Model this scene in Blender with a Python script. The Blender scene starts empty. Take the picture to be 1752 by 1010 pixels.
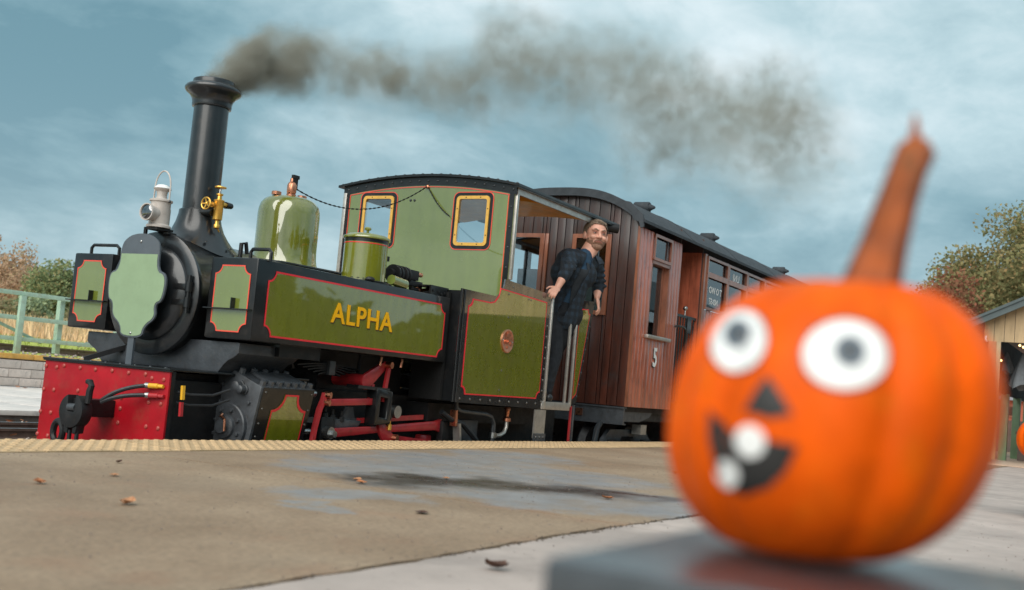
import bpy, bmesh, math, random
import numpy as np
from mathutils import Vector, Matrix

S = bpy.context.scene
COL = S.collection
PI = math.pi
rnd = random.Random(7)

# ------------------------------------------------------------------ camera
cam = bpy.data.cameras.new('camera')
cam_o = bpy.data.objects.new('camera', cam)
COL.objects.link(cam_o)
YAW, PITCH, ROLL = 1.05481201, 0.08005439, 0.08889145
fw = Vector((math.sin(YAW) * math.cos(PITCH), math.cos(YAW) * math.cos(PITCH), math.sin(PITCH)))
r0 = Vector((math.cos(YAW), -math.sin(YAW), 0))
u0 = r0.cross(fw)
rt = r0 * math.cos(ROLL) + u0 * math.sin(ROLL)
up = -r0 * math.sin(ROLL) + u0 * math.cos(ROLL)
EYE = Vector((0, 0, .434))
cam_o.matrix_world = Matrix(((rt.x, up.x, -fw.x, EYE.x), (rt.y, up.y, -fw.y, EYE.y), (rt.z, up.z, -fw.z, EYE.z), (0, 0, 0, 1)))
cam.sensor_width = 36
cam.lens = 40.13
cam.clip_start = .02
cam.clip_end = 6000
cam.dof.use_dof = True
cam.dof.focus_distance = 8.6
cam.dof.aperture_fstop = 3.3
S.camera = cam_o

# ------------------------------------------------------------------ light
S.view_settings.view_transform = 'Standard'
S.view_settings.look = 'None'
S.view_settings.exposure = 0.52
S.view_settings.gamma = 1
S.view_settings.use_curve_mapping = False
SUN_DIR = Vector((-.76, -.08, .64)).normalized()        # towards the sun
sun = bpy.data.lights.new('sun', 'SUN')
sun.energy = 2.5
sun.angle = math.radians(65)
sun.color = (1, .95, .88)
sun_o = bpy.data.objects.new('sun', sun)
COL.objects.link(sun_o)
sun_o.rotation_euler = SUN_DIR.to_track_quat('Z', 'Y').to_euler()
sun_o.location = (-10, 10, 20)


class NT:
    """small wrapper to write node trees"""
    def __init__(self, tree):
        self.t = tree
    def n(self, typ, **kw):
        nd = self.t.nodes.new(typ)
        for k, v in kw.items():
            if k.startswith('i_'):
                key = k[2:]
                key = int(key) if key.isdigit() else key.replace('_', ' ')
                self.put(nd.inputs[key], v)
            else:
                setattr(nd, k, v)
        return nd
    def put(self, sock, v):
        if isinstance(v, bpy.types.NodeSocket):
            self.t.links.new(v, sock)
        elif isinstance(v, (tuple, list)) and len(v) == 3 and len(getattr(sock, 'default_value', (0,) * 3)) == 4:
            sock.default_value = (*v, 1)
        else:
            sock.default_value = v
    def math(self, op, a, b=0.0, c=None, clamp=False):
        nd = self.n('ShaderNodeMath', operation=op, use_clamp=clamp)
        self.put(nd.inputs[0], a)
        self.put(nd.inputs[1], b)
        if c is not None:
            self.put(nd.inputs[2], c)
        return nd.outputs[0]
    def vec(self, op, a, b=(0, 0, 0), out=0):
        nd = self.n('ShaderNodeVectorMath', operation=op)
        self.put(nd.inputs[0], a)
        if op == 'SCALE':
            self.put(nd.inputs['Scale'], b)
        else:
            self.put(nd.inputs[1], b)
        return nd.outputs[out]
    def noise(self, vec, scale, detail=4, rough=.55, dist=0.0, out=0):
        nd = self.n('ShaderNodeTexNoise')
        self.put(nd.inputs['Vector'], vec)
        nd.inputs['Scale'].default_value = scale
        nd.inputs['Detail'].default_value = detail
        nd.inputs['Roughness'].default_value = rough
        nd.inputs['Distortion'].default_value = dist
        return nd.outputs[out]
    def ramp(self, fac, stops, interp='LINEAR'):
        nd = self.n('ShaderNodeValToRGB')
        nd.color_ramp.interpolation = interp
        els = nd.color_ramp.elements
        while len(els) < len(stops):
            els.new(.5)
        for e, (p, c) in zip(els, stops):
            e.position = p
            e.color = (*c, 1) if len(c) == 3 else c
        self.put(nd.inputs[0], fac)
        return nd.outputs[0]
    def mix(self, fac, a, b, blend='MIX'):
        nd = self.n('ShaderNodeMix', data_type='RGBA', blend_type=blend)
        self.put(nd.inputs[0], fac)
        self.put(nd.inputs[6], a)
        self.put(nd.inputs[7], b)
        return nd.outputs[2]
    def sstep(self, v, lo, hi):
        nd = self.n('ShaderNodeMapRange', interpolation_type='SMOOTHSTEP')
        self.put(nd.inputs[0], v)
        nd.inputs[1].default_value = lo
        nd.inputs[2].default_value = hi
        return nd.outputs[0]


# world: overcast, broken grey-teal cloud
w = bpy.data.worlds.new('World')
S.world = w
w.use_nodes = True
w.node_tree.nodes.clear()
N = NT(w.node_tree)
sky = N.n('ShaderNodeTexSky', sky_type='NISHITA', sun_disc=False)
sky.sun_elevation = math.asin(SUN_DIR.z)
sky.sun_rotation = math.atan2(SUN_DIR.x, SUN_DIR.y)
d = N.n('ShaderNodeTexCoord').outputs['Generated']
sep = N.n('ShaderNodeSeparateXYZ')
N.put(sep.inputs[0], d)
dz = N.math('MAXIMUM', sep.outputs[2], 0.0)
inv = N.math('DIVIDE', 1.0, N.math('ADD', dz, .30))
pl = N.vec('SCALE', d, inv)
pl = N.vec('MULTIPLY', pl, (1, 1, .0))
n1 = N.noise(pl, .95, 7, .55, .4)
n2 = N.noise(N.vec('ADD', pl, (7.3, 2.1, 0)), 2.9, 8, .58, .3)
n3 = N.noise(N.vec('MULTIPLY', pl, (1.0, 1.25, 1)), 7.5, 6, .6, .4)
cl = N.math('ADD', N.math('MULTIPLY', n1, .60), N.math('ADD', N.math('MULTIPLY', n2, .30), N.math('MULTIPLY', n3, .14)))
cl = N.math('MULTIPLY_ADD', cl, 1.2, -.105)


def cloud_bank(x, y, lo, amt):
    """a thinner (or thicker) bank of cloud round one bearing"""
    b = (fw + rt * (x - 876) / 1953.1 - up * (y - 505) / 1953.1).normalized()
    return N.math('MULTIPLY', N.sstep(N.vec('DOT_PRODUCT', d, tuple(b), out=1), lo, 1.0), amt)


for q in ((1350, -60, .965, .125), (640, -120, .97, .09), (0, 260, .975, -.05), (1800, 150, .985, -.06), (640, 90, .993, -.035)):
    cl = N.math('ADD', cl, cloud_bank(*q))
cloud = N.ramp(cl, [(.38, (.130, .262, .315)), (.46, (.205, .352, .402)), (.53, (.305, .452, .50)), (.61, (.45, .60, .64)), (.72, (.70, .80, .83))])
haze_c = (.47, .575, .63)
hz = N.math('POWER', N.math('SUBTRACT', 1.0, dz, clamp=True), 10.0)
cloud = N.mix(N.math('MULTIPLY', hz, .75), cloud, haze_c)
cloud = N.mix(N.math('MULTIPLY', N.sstep(dz, .3, 1.0), .5), cloud, (.75, .84, .88))
cloud10 = N.vec('SCALE', cloud, 8.4)
skyc = N.mix(.93, sky.outputs[0], cloud10)
bg = N.n('ShaderNodeBackground')
N.put(bg.inputs[0], skyc)
bg.inputs[1].default_value = .1
wo = N.n('ShaderNodeOutputWorld')
N.put(wo.inputs[0], bg.outputs[0])

S.cycles.volume_step_rate = 1.5
S.cycles.volume_max_steps = 96
S.cycles.max_bounces = 8
S.cycles.transparent_max_bounces = 24
S.cycles.volume_bounces = 1
S.cycles.sample_clamp_indirect = 6
try:
    S.cycles.use_denoising = True
    S.cycles.denoiser = 'OPENIMAGEDENOISE'
except Exception:
    pass


# ------------------------------------------------------------------ materials
def new_mat(name):
    m = bpy.data.materials.new(name)
    m.use_nodes = True
    m.node_tree.nodes.clear()
    nt = NT(m.node_tree)
    out = nt.n('ShaderNodeOutputMaterial')
    return m, nt, out


def mat(name, col, rough=.5, metal=0.0, coat=0.0, var=.2, scale=6.0, bump=0.0, bscale=60.0, dirt=None, dirt_amt=.4,
        rvar=.12, isl=0.0, oinf=0.0, streak=None, spec=.5, coat_rough=.05, coat_ior=1.5, soot_black=0.0):
    m, nt, out = new_mat(name)
    p = nt.n('ShaderNodeBsdfPrincipled')
    tc = nt.n('ShaderNodeTexCoord').outputs['Object']
    v = tc if streak is None else nt.vec('MULTIPLY', tc, streak)
    nz = nt.noise(v, scale, 5, .6)
    lo = tuple(c * (1 - var) for c in col)
    hi = tuple(min(1, c * (1 + var)) for c in col)
    c = nt.ramp(nz, [(.3, lo), (.7, hi)])
    if isl:
        g = nt.n('ShaderNodeNewGeometry').outputs['Random Per Island']
        c = nt.mix(1.0, c, nt.ramp(g, [(0, (1 - isl,) * 3), (1, (1 + isl,) * 3)]), 'MULTIPLY')
    if oinf:
        g = nt.n('ShaderNodeObjectInfo').outputs['Random']
        c = nt.mix(1.0, c, nt.ramp(g, [(0, (1 - oinf,) * 3), (1, (1 + oinf * .6, 1 + oinf * .5, 1 + oinf * .5))]), 'MULTIPLY')
    if dirt:
        dn = nt.noise(tc, scale * 1.7, 8, .7)
        c = nt.mix(nt.math('MULTIPLY', nt.sstep(dn, .5, .72), dirt_amt), c, dirt)
    if soot_black:
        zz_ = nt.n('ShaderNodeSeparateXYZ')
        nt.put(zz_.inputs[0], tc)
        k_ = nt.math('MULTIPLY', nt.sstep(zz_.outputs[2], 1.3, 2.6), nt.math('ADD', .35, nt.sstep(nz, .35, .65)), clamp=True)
        c = nt.mix(nt.math('MULTIPLY', k_, soot_black), c, (.042, .034, .033))
    nt.put(p.inputs['Base Color'], c)
    rn = nt.noise(tc, scale * 2.3, 6, .65)
    rr = nt.n('ShaderNodeMapRange')
    nt.put(rr.inputs[0], rn)
    rr.inputs[1].default_value = .3
    rr.inputs[2].default_value = .7
    rr.inputs[3].default_value = max(.02, rough - rvar * rough)
    rr.inputs[4].default_value = min(1, rough + rvar)
    nt.put(p.inputs['Roughness'], rr.outputs[0])
    p.inputs['Metallic'].default_value = metal
    p.inputs['Coat Weight'].default_value = coat
    p.inputs['Coat Roughness'].default_value = coat_rough
    p.inputs['Coat IOR'].default_value = coat_ior
    p.inputs['Specular IOR Level'].default_value = spec
    if bump:
        bn = nt.noise(tc if streak is None else v, bscale, 6, .6)
        b = nt.n('ShaderNodeBump')
        b.inputs['Strength'].default_value = bump
        b.inputs['Distance'].default_value = .004
        nt.put(b.inputs['Height'], bn)
        nt.put(p.inputs['Normal'], b.outputs[0])
    nt.put(out.inputs[0], p.outputs[0])
    return m


M = {}
M['green'] = mat('loco_green_gloss', (.165, .175, .006), .26, 0, 1, .16, 5, rvar=.06, bump=.02, bscale=6, streak=(3, 3, .5), dirt=(.20, .17, .05), dirt_amt=.3, coat_rough=.025, coat_ior=2.05)
M['green_cab'] = mat('cab_green_gloss', (.15, .185, .026), .24, 0, 1, .10, 3, rvar=.05, bump=.012, bscale=4, streak=(3, 3, .6), coat_rough=.02, coat_ior=2.1)
M['black'] = mat('black_paint', (.008, .009, .010), .32, 0, .45, .3, 5, bump=.04, bscale=25, dirt=(.045, .036, .03), dirt_amt=.5, coat_rough=.08, coat_ior=1.5, spec=.3)
M['black_gloss'] = mat('gloss_black_border', (.010, .011, .012), .25, 0, 1, .3, 5, bump=.02, bscale=10, dirt=(.06, .05, .04), dirt_amt=.4, coat_rough=.03, coat_ior=2.4)
M['green_side'] = mat('high_gloss_green', (.16, .17, .006), .26, 0, 1, .14, 5, rvar=.06, bump=.02, bscale=5, streak=(3, 3, .5), dirt=(.20, .17, .05), dirt_amt=.3, coat_rough=.03, coat_ior=2.7)
M['smoke_black'] = mat('smokebox_black', (.009, .011, .013), .34, 0, .6, .3, 6, bump=.05, bscale=40, dirt=(.06, .05, .042), dirt_amt=.35, coat_rough=.18, coat_ior=1.6, spec=.35)
M['iron'] = mat('oily_black_iron', (.010, .010, .011), .5, .2, 0, .4, 9, bump=.15, bscale=50, dirt=(.035, .025, .02), dirt_amt=.4)
M['steel_grey'] = mat('grey_painted_casting', (.06, .066, .074), .42, .1, .25, .3, 12, bump=.25, bscale=70, dirt=(.022, .016, .012), dirt_amt=.6, coat_rough=.25)
M['saddle'] = mat('rough_dark_casting', (.042, .048, .056), .42, .1, .2, .3, 10, bump=.5, bscale=45, dirt=(.08, .07, .065), dirt_amt=.4, coat_rough=.2)
M['red'] = mat('buffer_beam_red', (.36, .004, .011), .4, 0, .1, .2, 5, bump=.08, bscale=30, dirt=(.26, .05, .03), dirt_amt=.45, spec=.25)
M['red_rod'] = mat('motion_red', (.40, .02, .025), .35, 0, .3, .2, 9, dirt=(.10, .02, .012), dirt_amt=.6)
M['lining'] = mat('red_lining', (.78, .018, .03), .35, 0, .2, .1, 10)
M['lining_fade'] = mat('orange_red_lining', (.75, .08, .045), .35, 0, .2, .1, 10)
M['bolt'] = mat('worn_bolt', (.16, .15, .14), .4, .8, 0, .3, 40, dirt=(.08, .04, .02), dirt_amt=.6)
M['rivet_red'] = mat('rusty_red_rivet', (.38, .05, .04), .4, 0, .2, .25, 30, dirt=(.42, .16, .10), dirt_amt=.6)
M['rivet_dark'] = mat('dark_rivet', (.03, .035, .04), .35, .3, .3, .2, 30)
M['brass'] = mat('polished_brass', (.82, .47, .10), .28, .85, 0, .15, 20, dirt=(.42, .2, .04), dirt_amt=.35)
M['frame_brass'] = mat('lacquered_brass_frame', (.85, .47, .09), .35, .35, .3, .12, 20, dirt=(.6, .28, .05), dirt_amt=.4)
M['copper'] = mat('copper', (.70, .30, .18), .28, 1, 0, .2, 25, dirt=(.45, .16, .10), dirt_amt=.5)
M['steel'] = mat('bright_steel', (.45, .45, .44), .3, 1, 0, .2, 20, dirt=(.15, .13, .11), dirt_amt=.4)
M['pale_steel'] = mat('worn_pale_steel', (.50, .47, .43), .35, .75, 0, .15, 14, dirt=(.25, .2, .16), dirt_amt=.4)
M['hose'] = mat('black_rubber', (.015, .017, .02), .45, 0, 0, .2, 20)
M['yellow'] = mat('yellow_fitting', (.75, .40, .02), .4, 0, .2, .1, 20)
M['letter'] = mat('golden_yellow_lettering', (.95, .47, .005), .6, 0, 0, .04, 20, spec=.2)
M['letter_shadow'] = mat('dark_brown_letter_shade', (.03, .006, .004), .4, 0, .3, .05, 20)
M['cream_paint'] = mat('cream_lamp_paint', (.50, .45, .41), .42, 0, .1, .15, 14, dirt=(.25, .19, .14), dirt_amt=.35)
M['ceiling'] = mat('varnished_cab_ceiling', (.85, .36, .045), .45, 0, .1, .15, 7)
M['board'] = mat('green_display_board', (.255, .355, .21), .5, 0, 0, .07, 6, dirt=(.16, .22, .13), dirt_amt=.25)
M['board_edge'] = mat('slate_board_edge', (.075, .09, .105), .5, 0, 0, .1, 10)
M['mahog'] = mat('varnished_mahogany_boards', (.44, .11, .055), .4, 0, .8, .35, 3.5, bump=.15, bscale=30, oinf=.22, streak=(6, 6, 1), dirt=(.17, .036, .018), dirt_amt=.55, coat_rough=.18, coat_ior=1.65)
M['mahog_end'] = mat('weathered_shaded_boards', (.085, .021, .010), .45, 0, .4, .45, 3, bump=.2, bscale=30, oinf=.25, streak=(6, 6, .8), dirt=(.04, .028, .026), dirt_amt=.8, coat_rough=.2, soot_black=.85)  # weathering, with the loco's shade on the end darkened in too
M['frame_wood'] = mat('varnished_frame', (.27, .095, .05), .35, 0, .6, .3, 4, streak=(3, 3, 1), bump=.1, bscale=30, coat_rough=.12)
M['felt'] = mat('dark_roofing_felt', (.035, .042, .05), .7, 0, 0, .3, 10, bump=.6, bscale=90, dirt=(.07, .075, .075), dirt_amt=.4)
M['white'] = mat('white_paint', (.78, .78, .76), .45, 0, .1, .05, 10)
M['skin'] = mat('skin', (.66, .34, .245), .5, 0, 0, .12, 14, bump=.1, bscale=120)
M['hair'] = mat('brown_hair', (.15, .105, .07), .6, 0, 0, .4, 60, bump=.8, bscale=150)
M['beard'] = mat('short_beard', (.27, .145, .095), .7, 0, 0, .3, 90, bump=.5, bscale=200)
M['lip'] = mat('lips', (.36, .12, .10), .5, 0, 0, .1, 30)
M['eye_white'] = mat('eye_white', (.38, .33, .30), .3, 0, 0, .05, 30)
M['dark_eye'] = mat('dark_eye', (.02, .015, .012), .2, 0, 0, .05, 30)
M['denim'] = mat('dark_navy_workwear', (.008, .010, .014), .85, 0, 0, .4, 9, bump=.6, bscale=24)
M['bib'] = mat('charcoal_bib', (.018, .022, .027), .85, 0, 0, .3, 14, bump=.5, bscale=30)
M['tee'] = mat('blue_tee', (.018, .05, .092), .85, 0, 0, .45, 16, bump=.8, bscale=26)
M['boot'] = mat('black_boot_leather', (.012, .012, .013), .4, 0, .1, .3, 20)
M['pumpkin'] = mat('pumpkin_skin', (.72, .092, .0), .5, 0, .0, .3, 14, bump=.25, bscale=30, dirt=(.60, .14, .004), dirt_amt=.5, spec=.14)
M['stem'] = mat('orange_brown_stem', (.27, .062, .008), .55, 0, 0, .6, 34, bump=.4, bscale=60, dirt=(.10, .055, .01), dirt_amt=.6, spec=.3)
M['paper_white'] = mat('matt_white_sticker', (.80, .80, .78), .5, 0, 0, .03, 20)
M['pupil'] = mat('blue_grey_pupil', (.10, .13, .16), .5, 0, 0, .1, 20)
M['sticker_black'] = mat('matt_black_sticker', (.02, .019, .018), .5, 0, 0, .1, 20)
M['bench'] = mat('weathered_dark_bench_paint', (.035, .040, .046), .35, 0, 1, .25, 14, bump=.1, bscale=40, streak=(1, 4, 4), coat_rough=.3, coat_ior=1.6)
M['rail'] = mat('rusty_rail', (.13, .085, .07), .5, .3, 0, .35, 8, bump=.3, bscale=40)
M['railtop'] = mat('worn_rail_head', (.30, .30, .31), .35, .9, 0, .2, 12)
M['sleeper'] = mat('timber_sleeper', (.06, .045, .035), .85, 0, 0, .4, 6, bump=.6, bscale=30)
M['fence'] = mat('sage_green_steel', (.36, .50, .39), .5, 0, .1, .14, 8, dirt=(.32, .25, .16), dirt_amt=.5)
M['block'] = mat('grey_concrete_block', (.66, .57, .51), .85, 0, 0, .2, 7, bump=.5, bscale=60, oinf=.18, dirt=(.28, .25, .23), dirt_amt=.6)
M['mortar_pale'] = mat('pale_mortar', (.34, .30, .27), .9, 0, 0, .2, 12)
M['coping'] = mat('ochre_coping', (.66, .36, .08), .7, 0, 0, .25, 6, bump=.3, bscale=50, oinf=.1, dirt=(.45, .38, .27), dirt_amt=.5)
M['slab_grey'] = mat('worn_pale_slab', (.62, .57, .53), .8, 0, 0, .2, 3, bump=.4, bscale=40, dirt=(.36, .34, .33), dirt_amt=.7, streak=(1, 5, 1))
M['mortar'] = mat('dark_mortar', (.12, .10, .09), .9, 0, 0, .3, 12)
M['ballast'] = mat('ballast', (.22, .18, .155), .9, 0, 0, .4, 14, bump=1, bscale=50, dirt=(.10, .06, .04), dirt_amt=.5)
M['stone'] = mat('ballast_stone', (.32, .27, .24), .85, 0, 0, .3, 10, isl=.45)
M['leaf_brown'] = mat('fallen_leaf', (.32, .12, .045), .7, 0, 0, .4, 40, isl=.5)
M['leaf_tan'] = mat('tan_fallen_leaf', (.40, .19, .09), .7, 0, 0, .3, 40)
M['leaf_dark'] = mat('dark_fallen_leaf', (.08, .035, .02), .7, 0, 0, .3, 40)
M['grass'] = mat('lime_green_grass', (.36, .40, .07), .9, 0, 0, .22, 3, bump=1, bscale=60, dirt=(.32, .32, .08), dirt_amt=.5)
M['blade'] = mat('grass_blade', (.36, .41, .075), .8, 0, 0, .2, 3, isl=.3)
M['reed'] = mat('dry_reed', (.78, .58, .35), .85, 0, 0, .2, 1, isl=.25)
M['field'] = mat('dry_field', (.55, .42, .25), .95, 0, 0, .3, .3)
M['bark'] = mat('bark', (.09, .07, .055), .9, 0, 0, .3, 8, bump=1, bscale=20)
M['shed_wood'] = mat('pale_softwood_boards', (.46, .33, .18), .6, 0, .1, .2, 3, oinf=.15, streak=(4, 4, 1))
M['shed_post'] = mat('orange_stained_post', (.48, .20, .09), .6, 0, 0, .2, 4)
M['shed_green'] = mat('green_post_paint', (.13, .22, .12), .5, 0, .1, .15, 8)
M['shed_roof'] = mat('slate_green_fascia', (.06, .085, .088), .5, 0, .1, .15, 6)
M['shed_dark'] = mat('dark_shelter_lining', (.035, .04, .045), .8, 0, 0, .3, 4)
M['cloth'] = mat('grey_gauze', (.20, .22, .24), .9, 0, 0, .2, 12)
M['hut_red'] = mat('red_hut_boards', (.45, .11, .055), .6, 0, 0, .15, 3, streak=(4, 4, 1), oinf=.1)
M['hut_roof'] = mat('grey_hut_roof', (.35, .38, .42), .5, 0, 0, .1, 4)
M['wood_dark'] = mat('old_fence_boards', (.12, .09, .075), .8, 0, 0, .3, 4, oinf=.2)
M['soot_black'] = mat('soot_black', (.004, .004, .004), .9, 0, 0, .1, 4)
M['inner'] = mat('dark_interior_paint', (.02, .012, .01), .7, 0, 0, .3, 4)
M['kerb_pale'] = mat('pale_timber_kerb', (.50, .36, .26), .7, 0, 0, .2, 6)


def glass_mat(name, tint=(.8, .86, .88), refl=1.0, base_refl=.06):
    m, nt, out = new_mat(name)
    tr = nt.n('ShaderNodeBsdfTransparent')
    nt.put(tr.inputs[0], tint)
    gl = nt.n('ShaderNodeBsdfGlossy')
    gl.inputs['Roughness'].default_value = .02
    nt.put(gl.inputs[0], (.95, .97, 1))
    fr = nt.n('ShaderNodeFresnel')
    fr.inputs[0].default_value = 1.5
    k = nt.math('ADD', nt.math('MULTIPLY', fr.outputs[0], refl), base_refl, clamp=True)
    mx = nt.n('ShaderNodeMixShader')
    nt.put(mx.inputs[0], k)
    nt.put(mx.inputs[1], tr.outputs[0])
    nt.put(mx.inputs[2], gl.outputs[0])
    nt.put(out.inputs[0], mx.outputs[0])
    return m


M['glass'] = glass_mat('window_glass')
M['lens'] = glass_mat('lamp_lens', (.35, .38, .42), 1.6, .16)


def plaid_mat():
    m, nt, out = new_mat('navy_black_check_flannel')
    p = nt.n('ShaderNodeBsdfPrincipled')
    tc = nt.n('ShaderNodeTexCoord').outputs['Object']
    nz = nt.noise(tc, 9, 4, .6)
    s = nt.n('ShaderNodeSeparateXYZ')
    nt.put(s.inputs[0], nt.vec('ADD', tc, nt.vec('SCALE', nt.n('ShaderNodeTexNoise', i_Vector=tc, i_Scale=7.0).outputs[1], .035)))
    a = nt.math('SINE', nt.math('MULTIPLY', nt.math('SUBTRACT', s.outputs[0], s.outputs[1]), 78.0))
    b = nt.math('SINE', nt.math('MULTIPLY', s.outputs[2], 95.0))
    k = nt.math('ADD', nt.sstep(a, -.25, .25), nt.sstep(b, -.25, .25))
    c = nt.ramp(nt.math('MULTIPLY', k, .5), [(0, (.005, .006, .008)), (.5, (.009, .014, .021)), (1, (.017, .034, .055))])
    c = nt.mix(.35, c, nt.ramp(nz, [(.3, (.004, .005, .008)), (.7, (.022, .042, .066))]))
    nt.put(p.inputs['Base Color'], c)
    p.inputs['Roughness'].default_value = .85
    b2 = nt.n('ShaderNodeBump')
    b2.inputs['Strength'].default_value = .9
    b2.inputs['Distance'].default_value = .012
    nt.put(b2.inputs['Height'], nt.noise(tc, 17, 5, .6, 1.0))
    nt.put(p.inputs['Normal'], b2.outputs[0])
    nt.put(out.inputs[0], p.outputs[0])
    return m


M['plaid'] = plaid_mat()


def slab_mat():
    """brown concrete with a pale wet spill and two oily pools, all of their own shape"""
    m, nt, out = new_mat('brown_platform_concrete')
    p = nt.n('ShaderNodeBsdfPrincipled')
    g = nt.n('ShaderNodeNewGeometry').outputs['Position']
    wob = nt.vec('SCALE', nt.vec('SUBTRACT', nt.n('ShaderNodeTexNoise', i_Vector=g, i_Scale=1.6, i_Detail=7.0, i_Roughness=.68).outputs[1], (.5, .5, .5)), .95)
    q = nt.vec('MULTIPLY', nt.vec('ADD', g, wob), (1, 1, 0))
    base = nt.ramp(nt.noise(g, 1.1, 8, .65), [(.28, (.195, .126, .073)), (.5, (.285, .196, .124)), (.72, (.375, .272, .18))])
    fine = nt.noise(g, 55, 6, .7)
    base = nt.mix(.5, base, nt.ramp(fine, [(.3, (.3, .3, .3)), (.7, (1.5, 1.5, 1.5))]), 'MULTIPLY')
    spk = nt.noise(nt.vec('ADD', g, (1, 4, 0)), 17, 8, .75)
    base = nt.mix(nt.math('MULTIPLY', nt.sstep(spk, .54, .66), .5), base, (.16, .11, .07))
    big = nt.noise(nt.vec('ADD', g, (5, 2, 0)), .9, 5, .6)
    base = nt.mix(nt.math('MULTIPLY', nt.sstep(big, .45, .65), .35), base, (.19, .14, .095))
    rust = nt.noise(nt.vec('ADD', g, (3, 9, 0)), 2.3, 7, .7)
    base = nt.mix(nt.math('MULTIPLY', nt.sstep(rust, .52, .68), .35), base, (.26, .135, .075))
    def blob(cs):
        best = None
        for (x, y, r) in cs:
            dd = nt.math('DIVIDE', nt.vec('DISTANCE', q, (x, y, 0), out=1), r)
            best = dd if best is None else nt.math('MINIMUM', best, dd)
        return best
    spill = blob([(4.2, 3.1, .42), (4.8, 3.25, .55), (5.5, 3.35, .62), (6.3, 3.5, .55), (4.6, 2.7, .65), (5.3, 2.6, .62), (4.1, 2.45, .5), (4.55, 2.1, .5), (4.4, 1.75, .42), (4.0, 2.1, .35), (3.3, 2.45, .26), (2.95, 2.3, .12)])
    sp = nt.math('SUBTRACT', 1.0, nt.sstep(nt.math('ADD', spill, nt.math('MULTIPLY', nt.math('SUBTRACT', nt.noise(g, 9, 7, .75), .5), .8)), .55, 1.12))
    patchy = nt.sstep(nt.noise(g, 3.4, 7, .7), .34, .58)
    sp = nt.math('MULTIPLY', sp, nt.math('ADD', .35, nt.math('MULTIPLY', patchy, .5)))
    c = nt.mix(sp, base, nt.ramp(nt.noise(g, 5, 6, .7), [(.3, (.185, .185, .192)), (.7, (.29, .292, .302))]))
    oil = blob([(4.05, 2.66, .26), (4.3, 2.52, .24), (4.48, 2.36, .2), (4.6, 2.2, .26), (4.75, 2.06, .18), (3.98, 2.82, .18), (4.25, 2.8, .2), (4.5, 2.6, .18)])
    ol = nt.math('SUBTRACT', 1.0, nt.sstep(oil, .2, 1.7))
    c = nt.mix(nt.math('MULTIPLY', ol, .95), c, (.034, .020, .014))
    nt.put(p.inputs['Base Color'], c)
    rr = nt.math('SUBTRACT', .72, nt.math('ADD', nt.math('MULTIPLY', sp, .34), nt.math('MULTIPLY', ol, .2)))
    nt.put(p.inputs['Roughness'], rr)
    b = nt.n('ShaderNodeBump')
    b.inputs['Strength'].default_value = .35
    b.inputs['Distance'].default_value = .004
    nt.put(b.inputs['Height'], nt.noise(g, 70, 8, .7))
    nt.put(p.inputs['Normal'], b.outputs[0])
    nt.put(out.inputs[0], p.outputs[0])
    return m


M['slab'] = slab_mat()
M['paving'] = mat('pale_worn_concrete', (.40, .332, .295), .65, 0, 0, .2, 2.2, bump=.5, bscale=60, dirt=(.27, .225, .20), dirt_amt=.75, spec=.3)
M['tactile'] = mat('buff_tactile_paving', (.50, .345, .19), .75, 0, 0, .16, 7, bump=.3, bscale=80, oinf=.08, dirt=(.25, .17, .10), dirt_amt=.55)


def leaf_mat(name, cols, trans=.25):
    m, nt, out = new_mat(name)
    g = nt.n('ShaderNodeNewGeometry').outputs['Random Per Island']
    n_ = len(cols)
    c = nt.ramp(g, [(i / (n_ - 1), k) for i, k in enumerate(cols)])
    df = nt.n('ShaderNodeBsdfDiffuse')
    nt.put(df.inputs[0], c)
    tl = nt.n('ShaderNodeBsdfTranslucent')
    nt.put(tl.inputs[0], c)
    mx = nt.n('ShaderNodeMixShader')
    mx.inputs[0].default_value = trans
    nt.put(mx.inputs[1], df.outputs[0])
    nt.put(mx.inputs[2], tl.outputs[0])
    nt.put(out.inputs[0], mx.outputs[0])
    return m


M['f_oak'] = leaf_mat('autumn_oak_leaves', [(.17, .18, .085), (.24, .235, .11), (.33, .26, .125), (.20, .215, .10), (.37, .25, .12)])  # leaf tones greyed to carry the haze over the oak
M['f_red'] = leaf_mat('red_autumn_leaves', [(.24, .09, .06), (.30, .13, .08), (.20, .10, .06), (.33, .18, .10)])
M['f_dark'] = leaf_mat('dull_green_leaves', [(0.157, 0.209, 0.105), (0.209, 0.273, 0.136), (0.273, 0.313, 0.147), (0.335, 0.293, 0.147)])  # far tree and bush leaf tones, lightened to paint in distance haze
M['f_sage'] = leaf_mat('sage_green_leaves', [(0.248, 0.326, 0.202), (0.31, 0.388, 0.248), (0.341, 0.388, 0.202), (0.202, 0.264, 0.155)])
M['f_tan'] = leaf_mat('tan_autumn_twigs', [(0.434, 0.279, 0.186), (0.527, 0.357, 0.232), (0.372, 0.264, 0.186), (0.465, 0.372, 0.217)])
M['f_gold'] = leaf_mat('golden_bush_leaves', [(0.589, 0.341, 0.093), (0.512, 0.419, 0.139), (0.419, 0.388, 0.155), (0.6, 0.403, 0.124)])
M['f_back'] = leaf_mat('dark_hedge_leaves', [(.035, .045, .02), (.05, .06, .025), (.07, .07, .03)])


# ------------------------------------------------------------------ mesh builder
ORG = {}


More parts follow.
